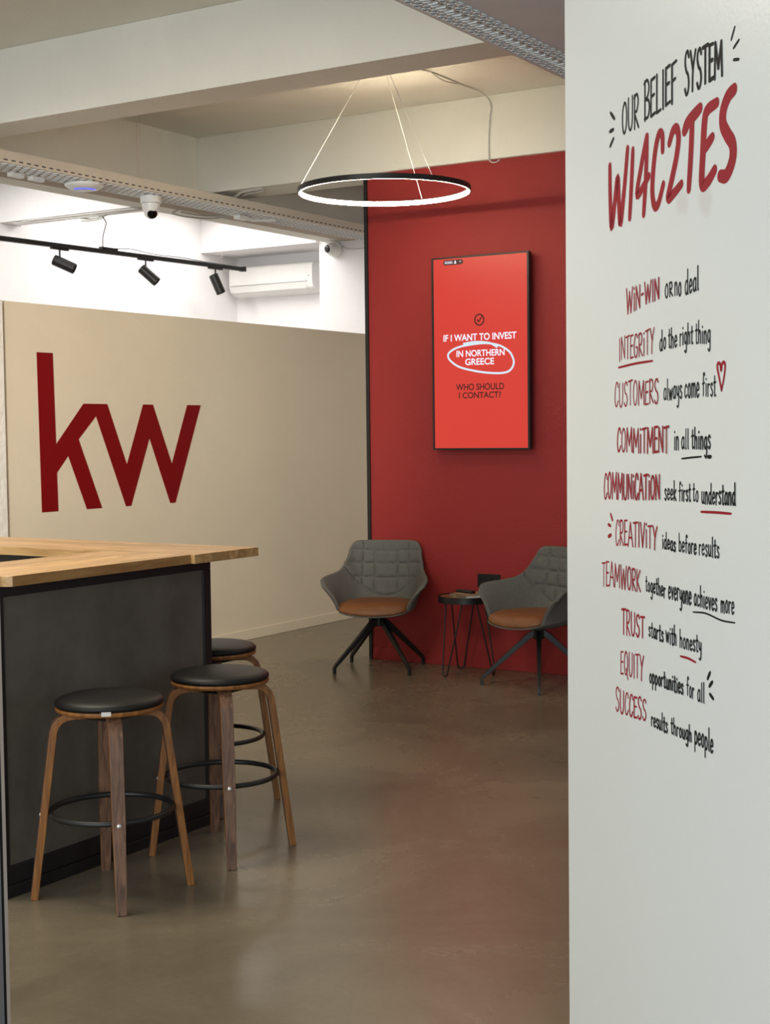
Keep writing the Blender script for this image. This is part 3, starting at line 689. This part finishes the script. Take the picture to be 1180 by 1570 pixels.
# ------------------------------------------------------------------ track rail and spotlights
ta_, tb_ = Vector((-7.85, 5.6, 2.925)), Vector((-7.85, 10.36, 2.967))
t = thing('track_rail', 'black lighting track hanging in the bright room above the partition', 'track', (0, 0, 0))
m = MB(); m.tube([ta_, tb_], 0, rects=[(0.018, 0.017)], side=(1, 0, 0)); m.build('rail', M['black_metal'], t, bevel=0.003)
m = MB(); m.box((-7.873, 10.33, 2.947), (-7.827, 10.375, 2.988)); m.build('end_cap', M['black_plastic'], t)
for y in (6.1, 10.06):
    m = MB(); m.tube([(-7.85, y, 2.96), (-7.85, y, ZC)], 0.0018, 6); m.build('hanger_wire', M['steel'], t)
m = MB(); m.box((-7.868, 8.56, 2.97), (-7.832, 8.74, 2.985)); m.build('feed_box', M['black_plastic'], t)
rv = Vector((math.cos(YAW), math.sin(YAW), 0)); zv = Vector((0, 0, 1))
SP = [(8.12, (0.91, -0.42), 'leftmost black spotlight on the track, tilted nearly level'), (9.08, (0.74, -0.67), 'middle black spotlight on the track, tilted halfway down'), (9.97, (0.38, -0.92), 'rightmost black spotlight on the track, near its end, pointing steeply down')]
for y, (a, b_), lab in SP:
    z = ta_.z+(tb_.z-ta_.z)*(y-ta_.y)/(tb_.y-ta_.y)-0.017
    t = thing('track_spotlight', lab, 'spotlight', (-7.85, y, z), 0, 'spotlights on the black track')
    m = MB(); m.box((-0.016, -0.085, -0.014), (0.016, 0.085, 0)); m.build('track_adapter', M['black_plastic'], t, bevel=0.002)
    m = MB(); m.lathe([(0, -0.082), (0.007, -0.082), (0.007, -0.014), (0, -0.014)], 14); m.build('stem', M['black_metal'], t, smooth=True)
    d = (rv*a+zv*b_).normalized(); c = Vector((0, 0, -0.105))+d*0.03
    m = MB(); m.lathe([(0, -0.08), (0.036, -0.08), (0.040, -0.076), (0.040, 0.088), (0.037, 0.090), (0.034, 0.086), (0.030, 0.06), (0, 0.058)], 32, c, axis=d); m.build('lamp_head', M['black_metal'], t, smooth=True)

# ------------------------------------------------------------------ air conditioner
t = thing('air_conditioner', 'white split air conditioner high on the far wall of the bright room', 'air conditioner', (-8.9, 11.7, 2.86))
prof = [(0, 0.0), (0, 0.29), (-0.16, 0.29), (-0.195, 0.28), (-0.212, 0.25), (-0.215, 0.10), (-0.195, 0.045), (-0.13, 0.008), (-0.06, 0.0)]
def extr(prof, x0, x1):
    n = len(prof); m = MB()
    m.add([(x0, y, z) for y, z in prof]+[(x1, y, z) for y, z in prof], [tuple(range(n)), tuple(range(2*n-1, n-1, -1))]+[(i, (i+1) % n, n+(i+1) % n, n+i) for i in range(n)]); return m
extr(prof, 0.02, 1.0).build('casing', M['white_plastic'], t, bevel=0.008)
extr([(-0.219, 0.098), (-0.215, 0.098), (-0.195, 0.047), (-0.135, 0.012), (-0.137, 0.006), (-0.200, 0.040)], 0.06, 0.93).build('louvre', M['white_plastic'], t, bevel=0.002)
m = MB(); m.box((0.04, -0.217, 0.101), (0.95, -0.2135, 0.105)); m.build('panel_gap', M['frame_grey'], t)
m = MB(); m.box((0.955, -0.2165, 0.15), (0.965, -0.2145, 0.158)); m.build('indicator', M['frame_grey'], t)

# ------------------------------------------------------------------ cables and small fittings
def cable(name, label, paths, r, mt=None, cat='cable', group=None):
    m = MB()
    for p in paths: m.tube(catmull(p, 6), r, 8)
    o = m.build(name, mt or M['cable'], None, smooth=True, angle=80); return tag(o, label, cat, group)
z = ZC-0.006
cable('cable', 'thin grey cable sagging from the ceiling down the beam above the red wall', [[(-4.43, 7.50, z), (-4.40, 7.62, z), (-4.392, 7.75, z), (-4.396, 8.02, z), (-4.375, 8.27, z-0.01), (-4.385, 8.392, z-0.06), (-4.395, 8.392, 3.52), (-4.402, 8.392, 3.40), (-4.402, 8.392, 3.28), (-4.392, 8.388, 3.245), (-4.36, 8.392, 3.235), (-4.335, 8.41, 3.25)],
      [(-4.39, 7.64, z), (-4.41, 7.82, z-0.012), (-4.41, 8.0, z)]], 0.0045)
zz = ZB-0.008
cable('cable_bundle', 'bundle of pale cables strapped along the white beam edge in the bright room', [
    [(-8.80, 8.60, zz-.01), (-8.62, 8.59, zz), (-8.3, 8.60, zz), (-7.95, 8.59, zz-.004), (-7.75, 8.60, zz), (-7.5, 8.61, zz)],
    [(-8.76, 8.62, zz-.03), (-8.70, 8.60, zz-.012), (-8.4, 8.61, zz-.012), (-8.05, 8.605, zz-.02), (-7.80, 8.61, zz-.012), (-7.45, 8.64, zz)],
    [(-8.80, 8.63, zz), (-8.5, 8.64, zz), (-8.2, 8.625, zz-.006), (-8.02, 8.63, zz-.035), (-7.9, 8.63, zz-.03), (-7.78, 8.63, zz)],
    [(-8.10, 8.62, zz-.045), (-7.98, 8.62, zz-.05), (-7.88, 8.62, zz-.04), (-7.84, 8.62, zz)]], 0.0075, cat='cable')
cable('power_cord', 'thin cord dropping from the beam to the black lighting track', [[(-7.86, 8.60, zz-.03), (-7.845, 8.61, zz-0.06), (-7.85, 8.63, 3.17), (-7.86, 8.61, 3.09), (-7.862, 8.60, 3.03), (-7.86, 8.60, 2.985)]], 0.0045, M['frame_grey'])
cable('cable', 'loop of pale cable lying on the lit beam right of the hanging camera', [[(-7.30, 8.85, zz), (-7.33, 8.80, zz-.03), (-7.30, 8.93, zz-.045), (-7.26, 9.2, zz-.03), (-7.05, 9.30, zz), (-6.92, 9.28, zz)], [(-7.31, 8.87, zz-.015), (-7.28, 9.05, zz-.02), (-7.22, 9.22, zz-.012), (-7.0, 9.33, zz)]], 0.006)
cable('cable', 'pale cable running from the wall camera towards the red wall', [[(-7.37, 11.19, 3.215), (-7.30, 11.19, 3.185), (-7.15, 11.19, 3.178), (-7.0, 11.19, 3.195), (-6.85, 11.19, 3.23), (-6.7, 11.19, 3.25)]], 0.005)
cable('cable', 'thin wire running along the top of the black track', [[(-7.85, 8.72, 2.985), (-7.84, 8.9, 2.998), (-7.85, 9.2, 2.985), (-7.845, 9.5, 2.99), (-7.85, 9.8, 2.985), (-7.85, 10.1, 2.986), (-7.85, 10.32, 2.985)]], 0.0035, M['frame_grey'])
cable('cable', 'pale cables crossing under the beam corner above the slotted tray', [[(-6.74, 8.43, zz), (-6.60, 8.55, zz-.01), (-6.52, 8.52, zz-.02), (-6.40, 8.46, zz), (-6.2, 8.42, zz)], [(-6.70, 8.50, zz), (-6.58, 8.60, zz-.015), (-6.45, 8.56, zz), (-6.25, 8.50, zz)]], 0.010)
m = MB(); m.box((-0.03, -0.06, -0.03), (0.03, 0.06, 0)); t = thing('junction_box', 'small white junction box with a conduit under the slotted tray', 'junction box', (-6.66, 8.78, 3.1432))
m.build('box', M['white_plastic'], t, bevel=0.005)
m = MB(); m.tube([(0, 0.06, -0.018), (0.02, 0.12, -0.022), (0.06, 0.22, -0.016), (0.09, 0.30, -0.006)], 0.011, 10); m.build('conduit', M['white_plastic'], t, smooth=True, angle=80)
t = thing('conduit', 'white glossy conduit end under the tray at the left photo edge', 'conduit', (-6.55, 6.16, 3.1432))
m = MB(); m.tube([(0.02, -0.35, -0.02), (-0.03, 0.11, -0.02)], 0.016, 12); m.build('tube', M['white_plastic'], t, smooth=True, angle=80)
m = MB(); m.tube([(-0.03, 0.111, -0.02), (-0.035, 0.15, -0.018), (-0.04, 0.155, -0.002)], 0.010, 10); m.build('elbow', M['white_plastic'], t, smooth=True, angle=80)
for y, lab in ((6.55, 'left of two small white connectors under the slotted tray'), (6.72, 'right of two small white connectors under the slotted tray')):
    t = thing('cable_connector', lab, 'connector', (-6.68, y, 3.1432), 0, 'white connectors under the tray')
    m = MB(); m.box((-0.02, -0.055, -0.028), (0.02, 0.055, 0)); m.build('shell', M['white_plastic'], t, bevel=0.004)
    m = MB()
    for k in range(3): m.box((0.0202, -0.04+k*0.03, -0.024), (0.0225, -0.02+k*0.03, -0.008))
    m.build('clips', M['tray_grey'], t)

# ------------------------------------------------------------------ hand lettering on the white wall
F = {
 'A': (9, '0,0 4.5,10 9,0;2,3.6 7.2,3.6'), 'B': (7, '1,-.5 1,10;0,9.5 4,10 6.3,8 4.5,5.6 1,5;1,5 5.5,4.4 6.8,2.2 5,0 0.6,0'), 'C': (7, '6.6,8 5.4,9.8 3,9.6 1,6.5 .6,3 2,.3 4.3,.2 6.6,2.2'),
 'E': (6, '5.6,9.8 .8,9.6 .6,0 6,.3;.8,5.2 4.8,5.4'), 'F': (6, '1,-.4 1,9.6 6.2,10;1,5.2 5,5.6'), 'G': (8, '7,8.4 5.4,9.8 3,9.4 .8,6 1,2 3,0 6,.6 7,4 4.3,4.2'),
 'I': (3, '1.5,0 1.5,10'), '!': (3, '1.5,0 1.5,7.2;1.5,9.3 1.6,9.7'), 'K': (7.5, '.8,0 .8,10;6.6,9.8 1,4.6 7.2,0'), 'L': (6, '1,10 .8,0 5.8,.2'), 'M': (11, '.6,0 1.4,10 5.5,2.6 9.4,10 10.4,0'),
 'N': (8.5, '.8,0 .9,9.8 7.4,.2 7.6,10'), 'O': (8, '4,9.8 1.4,8 .6,4 2,.6 4.4,0 6.8,2.4 7.2,6.4 5.6,9.2 3.6,9.8'), 'P': (7, '1,0 1,10;.4,9.4 4.6,9.8 6.4,7.4 4.6,4.8 1,4.4'),
 'Q': (8.5, '4,9.8 1.4,8 .6,4 2,.8 4.4,.2 6.8,2.4 7.2,6.4 5.6,9.2 3.6,9.8;4.4,2.6 8,-1.6'), 'R': (7.5, '1,0 1,10;.3,9.2 4.6,9.9 6.4,7.6 4.4,5 1,4.7 7,0'),
 'S': (7, '6.3,8.6 4.6,10 2,9.3 1,7.4 2.6,5.4 5,4.4 6.2,2.4 5,.4 2.6,-.2 .6,1.2'), 'T': (7.5, '.2,9.5 7.4,10;3.8,9.7 3.7,0'), 'U': (8, '.8,10 .8,3 2.4,.2 5,.2 6.8,3 7,10'),
 'V': (8, '.4,10 4,0 7.6,10'), 'W': (12, '.4,10 3,0 6,8.4 8.6,0 11.6,10'), 'Y': (8, '.4,10 3.9,5;7.6,10 3.9,5 3.2,-.2'), '-': (5, '.8,4.8 4.2,5'),
 'a': (6, '5,4.6 3,5.6 1,4 .7,1.6 2,0 4,.8 5,3;5,5.4 5,1 5.8,.1'), 'b': (6, '.9,10 .9,.2;.9,3.6 2.8,5.5 4.9,4 5,1.6 3.4,0 .9,.8'), 'c': (5.2, '4.8,4.4 3.2,5.6 1.2,4.2 .7,1.8 2.2,0 4.8,1'),
 'd': (6.2, '5,4.4 3,5.6 1,4 .7,1.6 2.2,0 4,.8 5,3;5.1,10 5.1,.9 5.8,0'), 'e': (5.6, '.9,2.7 4.8,3.2 4.2,5.2 2.4,5.6 .9,3.6 .9,1.2 2.6,0 5,1.1'), 'f': (5, '4.8,9 3.6,10 2.3,8.6 2.2,0;.6,5.2 4.4,5.6'),
 'g': (6, '5,4.6 3,5.6 1,4 .8,1.8 2.2,.3 4,1 5,3;5,5.4 5,-2 3.6,-3.9 1.2,-3'), 'h': (6, '.9,10 .9,0;.9,3.4 2.8,5.5 4.6,4.6 4.8,0'), 'i': (2.8, '1.4,5.5 1.4,0;1.4,7.6 1.5,8'), 'k': (5.8, '.9,10 .9,0;4.8,5.4 1.1,2.7 5.2,0'),
 'l': (2.8, '1.3,10 1.3,.6 2,0'), 'm': (8.6, '.8,5.4 .8,0;.8,3.8 2.4,5.5 3.9,4.6 4.1,.2;4.1,3.8 5.8,5.5 7.4,4.6 7.7,0'), 'n': (6, '.9,5.4 .9,0;.9,3.5 2.7,5.5 4.6,4.6 4.9,0'), 'o': (5.6, '2.8,5.6 1,4 .8,1.6 2.4,0 4.4,.8 4.8,3.4 3.8,5.3 2.6,5.6'),
 'p': (6, '.9,5.4 .9,-3.8;.9,3.6 2.8,5.6 4.9,4 5,1.6 3.4,0 .9,.8'), 'r': (4.6, '.9,5.4 .9,0;.9,3.4 2.4,5.3 4.2,5.2'), 's': (4.8, '4.2,4.8 2.6,5.7 1,4.6 2,3.2 3.8,2.2 4,.8 2.4,-.1 .6,.7'), 't': (4.4, '2.2,8.8 2.1,1 3,0 4,.4;.4,5.9 4.2,6.2'),
 'u': (6, '.9,5.4 .9,1.4 2.2,0 4,.8 4.9,3;4.9,5.4 4.9,.8 5.6,0'), 'v': (5.6, '.5,5.4 2.8,0 5.1,5.4'), 'w': (8, '.4,5.4 2.3,0 4,4.6 5.7,0 7.6,5.4'), 'y': (5.8, '.8,5.4 1.2,2.2 3,1.4 4.8,3;4.9,5.4 4.8,-1.6 3.4,-3.8 1.4,-3.4'),
 '^': (5.2, '.8,0 .8,5.6;.4,5.2 3.2,5.6 4.4,4.2 3.2,2.9 .9,2.7 5,0'),
}
def on_wall(p, off): q = WP+WD*p[0]+WN*off; return (q.x, q.y, p[1])
TEXT_ID = [0]
LINES = [
    ('OUR BELIEF SYSTEM', [('OUR', 'k', [0.3581, 2.2173, 0.4507, 2.2158, 0.3586, 2.2845, 0.4511, 2.289], 0.009), ('BELIEF', 'k', [0.4789, 2.2224, 0.6404, 2.2332, 0.4793, 2.3025, 0.6405, 2.3094], 0.0093), ('SYSTEM', 'k', [0.6787, 2.2349, 0.8471, 2.2341, 0.6788, 2.3181, 0.847, 2.2986], 0.0107)], [('k', 0.0093, [(0.2923, 2.2774), (0.3149, 2.2591)]), ('k', 0.0093, [(0.2868, 2.2353), (0.3085, 2.2363)]), ('k', 0.0093, [(0.2886, 2.2014), (0.3094, 2.2156)]), ('k', 0.0064, [(0.8962, 2.3137), (0.8819, 2.2931)]), ('k', 0.0063, [(0.9133, 2.2851), (0.8913, 2.275)]), ('k', 0.0064, [(0.8914, 2.2529), (0.9127, 2.2487)])]),
    ('WI4C2TES', [], [('r', 0.0217, [(0.2872, 2.1562), (0.2886, 2.0829), (0.2964, 2.0148), (0.3155, 2.0707), (0.3322, 2.1223), (0.3389, 2.0672), (0.3477, 2.0159), (0.3703, 2.0942), (0.3886, 2.1771)]), ('r', 0.0202, [(0.4178, 2.1694), (0.4096, 2.0957), (0.3994, 2.0218)]), ('r', 0.0203, [(0.4917, 2.1847), (0.4644, 2.1292), (0.4403, 2.0654), (0.5033, 2.0976)]), ('r', 0.0202, [(0.4936, 2.1844), (0.4876, 2.1021), (0.4751, 2.0188)]), ('r', 0.021, [(0.5729, 2.14), (0.5712, 2.172), (0.5544, 2.1771), (0.5363, 2.1467), (0.5244, 2.0997), (0.5206, 2.0586), (0.5314, 2.0285), (0.5512, 2.0312), (0.5762, 2.0678)]), ('r', 0.0223, [(0.606, 2.1486), (0.6233, 2.1703), (0.6428, 2.1715), (0.6503, 2.1475), (0.6384, 2.1096), (0.617, 2.0693), (0.5997, 2.0343), (0.6298, 2.0414), (0.6636, 2.0543)]), ('r', 0.0278, [(0.6786, 2.1601), (0.6967, 2.1744), (0.7488, 2.1913)]), ('r', 0.0224, [(0.7145, 2.1787), (0.708, 2.1079), (0.6982, 2.0379)]), ('r', 0.0253, [(0.8219, 2.1868), (0.7839, 2.1811), (0.7699, 2.1631), (0.7622, 2.1015), (0.7575, 2.039), (0.784, 2.0399), (0.813, 2.0576)]), ('r', 0.0232, [(0.7653, 2.1045), (0.8031, 2.1235)]), ('r', 0.0297, [(0.8937, 2.1965), (0.8699, 2.1883), (0.8502, 2.1671), (0.848, 2.1404), (0.8664, 2.1163), (0.8868, 2.0955), (0.8897, 2.0714), (0.8775, 2.0499), (0.8593, 2.0377), (0.8371, 2.0415)])]),
    ('WIN-WIN or no deal', [('WiN-WIN', 'r', [0.3797, 1.8089, 0.5566, 1.8289, 0.3801, 1.864, 0.5568, 1.8718], 0.0079), ('oR', 'k', [0.5829, 1.8266, 0.6215, 1.8275, 0.583, 1.8773, 0.6216, 1.8787], 0.0061), ('no', 'k', [0.63, 1.8267, 0.6634, 1.8251, 0.6301, 1.8734, 0.6634, 1.8742], 0.0059), ('deal', 'k', [0.6798, 1.824, 0.7439, 1.8287, 0.6799, 1.8743, 0.7439, 1.8769], 0.0065)], []),
    ('INTEGRITY do the right thing', [('INTEGRiTY', 'r', [0.3363, 1.7049, 0.5313, 1.7132, 0.3367, 1.7576, 0.5315, 1.7649], 0.006), ('do', 'k', [0.5562, 1.7156, 0.5887, 1.7186, 0.5564, 1.7586, 0.5888, 1.7601], 0.0062), ('the', 'k', [0.5999, 1.7187, 0.6432, 1.7199, 0.6, 1.7612, 0.6433, 1.7618], 0.006), ('right', 'k', [0.6549, 1.7203, 0.7178, 1.722, 0.655, 1.7635, 0.7178, 1.7626], 0.0058), ('thing', 'k', [0.7281, 1.7214, 0.7965, 1.718, 0.7281, 1.7647, 0.7965, 1.7614], 0.0056)], [('r', 0.013, [(0.3342, 1.689), (0.4322, 1.694), (0.5204, 1.6955)])]),
    ('CUSTOMERS always come first', [('CUSTOMERS', 'r', [0.3111, 1.5987, 0.5514, 1.6041, 0.3116, 1.6536, 0.5516, 1.6568], 0.0061), ('always', 'k', [0.5761, 1.6092, 0.6672, 1.6114, 0.5763, 1.6522, 0.6673, 1.6587], 0.0053), ('come', 'k', [0.6779, 1.6112, 0.7463, 1.6123, 0.678, 1.6601, 0.7463, 1.6626], 0.0058), ('first', 'k', [0.7596, 1.6127, 0.8193, 1.6129, 0.7596, 1.6575, 0.8192, 1.6562], 0.0055)], [('r', 0.0059, [(0.8431, 1.6219), (0.8334, 1.647), (0.8252, 1.668), (0.8282, 1.6754), (0.8371, 1.6737), (0.8415, 1.6611), (0.8452, 1.6733), (0.854, 1.6763), (0.8584, 1.6682), (0.8533, 1.6462), (0.8431, 1.6219)])]),
    ('COMMITMENT in all things', [('COMMiTMENT', 'r', [0.3246, 1.4959, 0.6036, 1.4959, 0.325, 1.5472, 0.6038, 1.5525], 0.0081), ('in', 'k', [0.6276, 1.5036, 0.6513, 1.5038, 0.6277, 1.5523, 0.6513, 1.5515], 0.006), ('all', 'k', [0.6629, 1.505, 0.6983, 1.5061, 0.663, 1.5478, 0.6983, 1.5476], 0.0058), ('things', 'k', [0.7104, 1.5062, 0.7967, 1.5059, 0.7104, 1.5483, 0.7967, 1.5507], 0.0065)], [('k', 0.0099, [(0.6646, 1.4842), (0.712, 1.4875), (0.7558, 1.4899)]), ('k', 0.0084, [(0.7845, 1.4896), (0.7983, 1.4905)])]),
    ('COMMUNICATION seek first to understand', [('COMMUNiCATiON', 'r', [0.2457, 1.3841, 0.5596, 1.3956, 0.2462, 1.4442, 0.5598, 1.4471], 0.0085), ('seek', 'k', [0.5799, 1.3942, 0.6393, 1.3953, 0.58, 1.4348, 0.6394, 1.4359], 0.0061), ('first', 'k', [0.6502, 1.3957, 0.7071, 1.3974, 0.6503, 1.4362, 0.7072, 1.4372], 0.0059), ('to', 'k', [0.716, 1.3978, 0.7424, 1.3983, 0.716, 1.4375, 0.7424, 1.4376], 0.0056), ('understand', 'k', [0.7558, 1.3946, 0.9031, 1.3978, 0.7558, 1.4355, 0.903, 1.4402], 0.0062)], [('r', 0.0133, [(0.7534, 1.3773), (0.8211, 1.3793), (0.8838, 1.3801)])]),
    ('CREATIVITY ideas before results', [('CREATIViTY', 'r', [0.3138, 1.2787, 0.545, 1.2858, 0.3142, 1.337, 0.5452, 1.3361], 0.0071), ('ideas', 'k', [0.5681, 1.2894, 0.6357, 1.2881, 0.5682, 1.3235, 0.6358, 1.323], 0.0062), ('before', 'k', [0.6501, 1.2899, 0.7336, 1.2884, 0.6501, 1.3276, 0.7336, 1.3269], 0.0058), ('results', 'k', [0.744, 1.2892, 0.8348, 1.2893, 0.744, 1.3286, 0.8347, 1.3301], 0.0055)], [('r', 0.0083, [(0.2854, 1.3486), (0.2957, 1.3344)]), ('r', 0.0084, [(0.2705, 1.3231), (0.2841, 1.3206)]), ('r', 0.0095, [(0.2713, 1.2946), (0.2871, 1.2994)])]),
    ('TEAMWORK together everyone achieves more', [('TEAMWORK', 'r', [0.231, 1.1752, 0.4561, 1.1829, 0.2315, 1.2339, 0.4563, 1.2321], 0.0064), ('together', 'k', [0.4815, 1.1875, 0.5854, 1.1838, 0.4816, 1.2234, 0.5855, 1.2227], 0.0056), ('everyone', 'k', [0.5985, 1.1844, 0.7103, 1.1818, 0.5987, 1.2315, 0.7103, 1.2273], 0.0061), ('achieves', 'k', [0.7216, 1.1824, 0.826, 1.1807, 0.7216, 1.223, 0.8259, 1.2246], 0.0056), ('more', 'k', [0.8402, 1.1824, 0.8973, 1.1828, 0.8401, 1.225, 0.8972, 1.2226], 0.0052)], [('k', 0.0089, [(0.7175, 1.1674), (0.7754, 1.1713), (0.844, 1.1654), (0.9002, 1.1674)])]),
    ('TRUST starts with honesty', [('TRUST', 'r', [0.3479, 1.073, 0.4763, 1.0824, 0.3483, 1.1332, 0.4765, 1.1283], 0.008), ('starts', 'k', [0.4968, 1.089, 0.5746, 1.0848, 0.497, 1.1237, 0.5747, 1.1229], 0.0065), ('with', 'k', [0.5852, 1.0874, 0.6396, 1.0859, 0.5853, 1.1281, 0.6397, 1.1255], 0.0061), ('honesty', 'k', [0.654, 1.0864, 0.7567, 1.087, 0.654, 1.1254, 0.7567, 1.1252], 0.0058)], [('r', 0.0126, [(0.6581, 1.0665), (0.6955, 1.0672), (0.7296, 1.0642)])]),
    ('EQUITY opportunities for all', [('EQUITY', 'r', [0.3411, 0.9806, 0.4721, 0.9843, 0.3415, 1.0354, 0.4723, 1.0382], 0.0061), ('opportunities', 'k', [0.501, 0.9862, 0.6731, 0.9872, 0.5011, 1.0202, 0.6731, 1.0254], 0.0065), ('for', 'k', [0.6872, 0.9885, 0.7223, 0.9865, 0.6872, 1.0291, 0.7223, 1.0249], 0.0058), ('all', 'k', [0.7376, 0.9863, 0.7701, 0.9869, 0.7376, 1.0273, 0.7701, 1.0272], 0.0056)], [('k', 0.0084, [(0.7949, 1.0534), (0.7833, 1.0383)]), ('k', 0.0084, [(0.8049, 1.0358), (0.7911, 1.0242)]), ('k', 0.0085, [(0.7934, 1.0089), (0.8088, 1.0016)])]),
    ('SUCCESS results through people', [('SuCCESS', 'r', [0.3108, 0.887, 0.4848, 0.8959, 0.3112, 0.9425, 0.485, 0.942], 0.0072), ('results', 'k', [0.5098, 0.8908, 0.5952, 0.8893, 0.51, 0.9241, 0.5953, 0.9271], 0.0065), ('through', 'k', [0.6109, 0.8924, 0.7117, 0.8947, 0.6109, 0.9273, 0.7118, 0.9296], 0.006), ('people', 'k', [0.7239, 0.8953, 0.8089, 0.8905, 0.7239, 0.9393, 0.8089, 0.9358], 0.0065)], []),
]
NOTES = ['black headline with burst marks at its ends, topmost on the white wall', 'giant red brush letters and digits, biggest lettering on the white wall', 'wall motto about win-win or no deal, first line under the red headline',
         'wall motto about integrity, its red word underlined', 'wall motto about customers, ending in a red outlined heart', 'wall motto about commitment in all things, underlined in black',
         'wall motto about communication, with a red line under understand', 'wall motto about creativity, with red ticks before it', 'wall motto about teamwork, with a long black underline',
         'wall motto about trust and honesty, with a short red underline', 'wall motto about equity, with black ticks after it', 'wall motto about success through people, lowest line on the white wall']
rnd = random.Random(3)
for (lab, words, marks), note in zip(LINES, NOTES):
    t = thing('wall_lettering', note, 'lettering', (0, 0, 0), 0, 'hand painted lines on the white wall')
    us = [w_[2][0] for w_ in words]+[p[0] for mk in marks for p in mk[2]]; zs = [w_[2][1] for w_ in words]+[p[1] for mk in marks for p in mk[2]]
    base = Vector(on_wall((sum(us)/len(us), sum(zs)/len(zs)), 0)); t.location = base
    def addm(name, groups, mt, off):
        m = MB()
        for k, (vs, fs) in enumerate(groups): m.add([Vector(on_wall((v.x, v.y), off+0.00006*k))-base for v in vs], fs)
        return m.build(name, mt, t)
    for (txt, colr, q, sw) in words:
        txt = txt.replace('oR', 'o^')
        if colr == 'r': txt = txt.replace('i', '!').replace('u', 'U')
        sw *= (0.74 if colr == 'k' else 0.66); gap = 1.3; tot = sum(F[ch_][0]+gap for ch_ in txt)-gap; x = 0; gs = []
        bl, br, tl, tr = Vector(q[0:2]), Vector(q[2:4]), Vector(q[4:6]), Vector(q[6:8])
        for ch_ in txt:
            wd, strokes = F[ch_]; jit = rnd.uniform(-0.03, 0.03); sc = rnd.uniform(0.96, 1.04)
            for stn in strokes.split(';'):
                pts = []
                for pr in stn.split(' '):
                    gx, gy = map(float, pr.split(','))
                    a = (x+gx)/tot; b_ = gy/10*sc+jit
                    pts.append((bl.lerp(br, a)).lerp(tl.lerp(tr, a), b_))
                sharp = ch_ in 'AEFIKLMNTVWvwkl'
                if sharp:
                    # keep corners: one ribbon per straight piece
                    for k in range(len(pts)-1): gs.append(ribbon2([pts[k], pts[k+1]], sw*rnd.uniform(0.9, 1.12), 2))
                else: gs.append(ribbon2(pts, sw*rnd.uniform(0.92, 1.1), 5))
            x += wd+gap
        addm('red_word' if colr == 'r' else 'black_word', gs, M['ink_red' if colr == 'r' else 'ink_black'], 0.0006)
    if not words:
        for (colr, sw, pts) in marks: pass
        seg = [marks[0:1], marks[1:2], marks[2:4], marks[4:5], marks[5:6], marks[6:8], marks[8:10], marks[10:11]]
        for g in seg: addm('brush_letter', [ribbon2(p, sw, 6, taper=0.15) for (_, sw, p) in g], M['ink_red'], 0.0006)
    else:
        for (colr, sw, pts) in marks:
            nm = 'heart' if len(pts) > 8 else ('underline' if max(p[0] for p in pts)-min(p[0] for p in pts) > 0.04 else 'tick_mark')
            if nm == 'underline': sw = sw*0.42
            elif nm == 'heart': sw = 0.0075
            addm(nm, [ribbon2(pts, sw, 6, taper=0.2)], M['ink_red' if colr == 'r' else 'ink_black'], 0.0006)
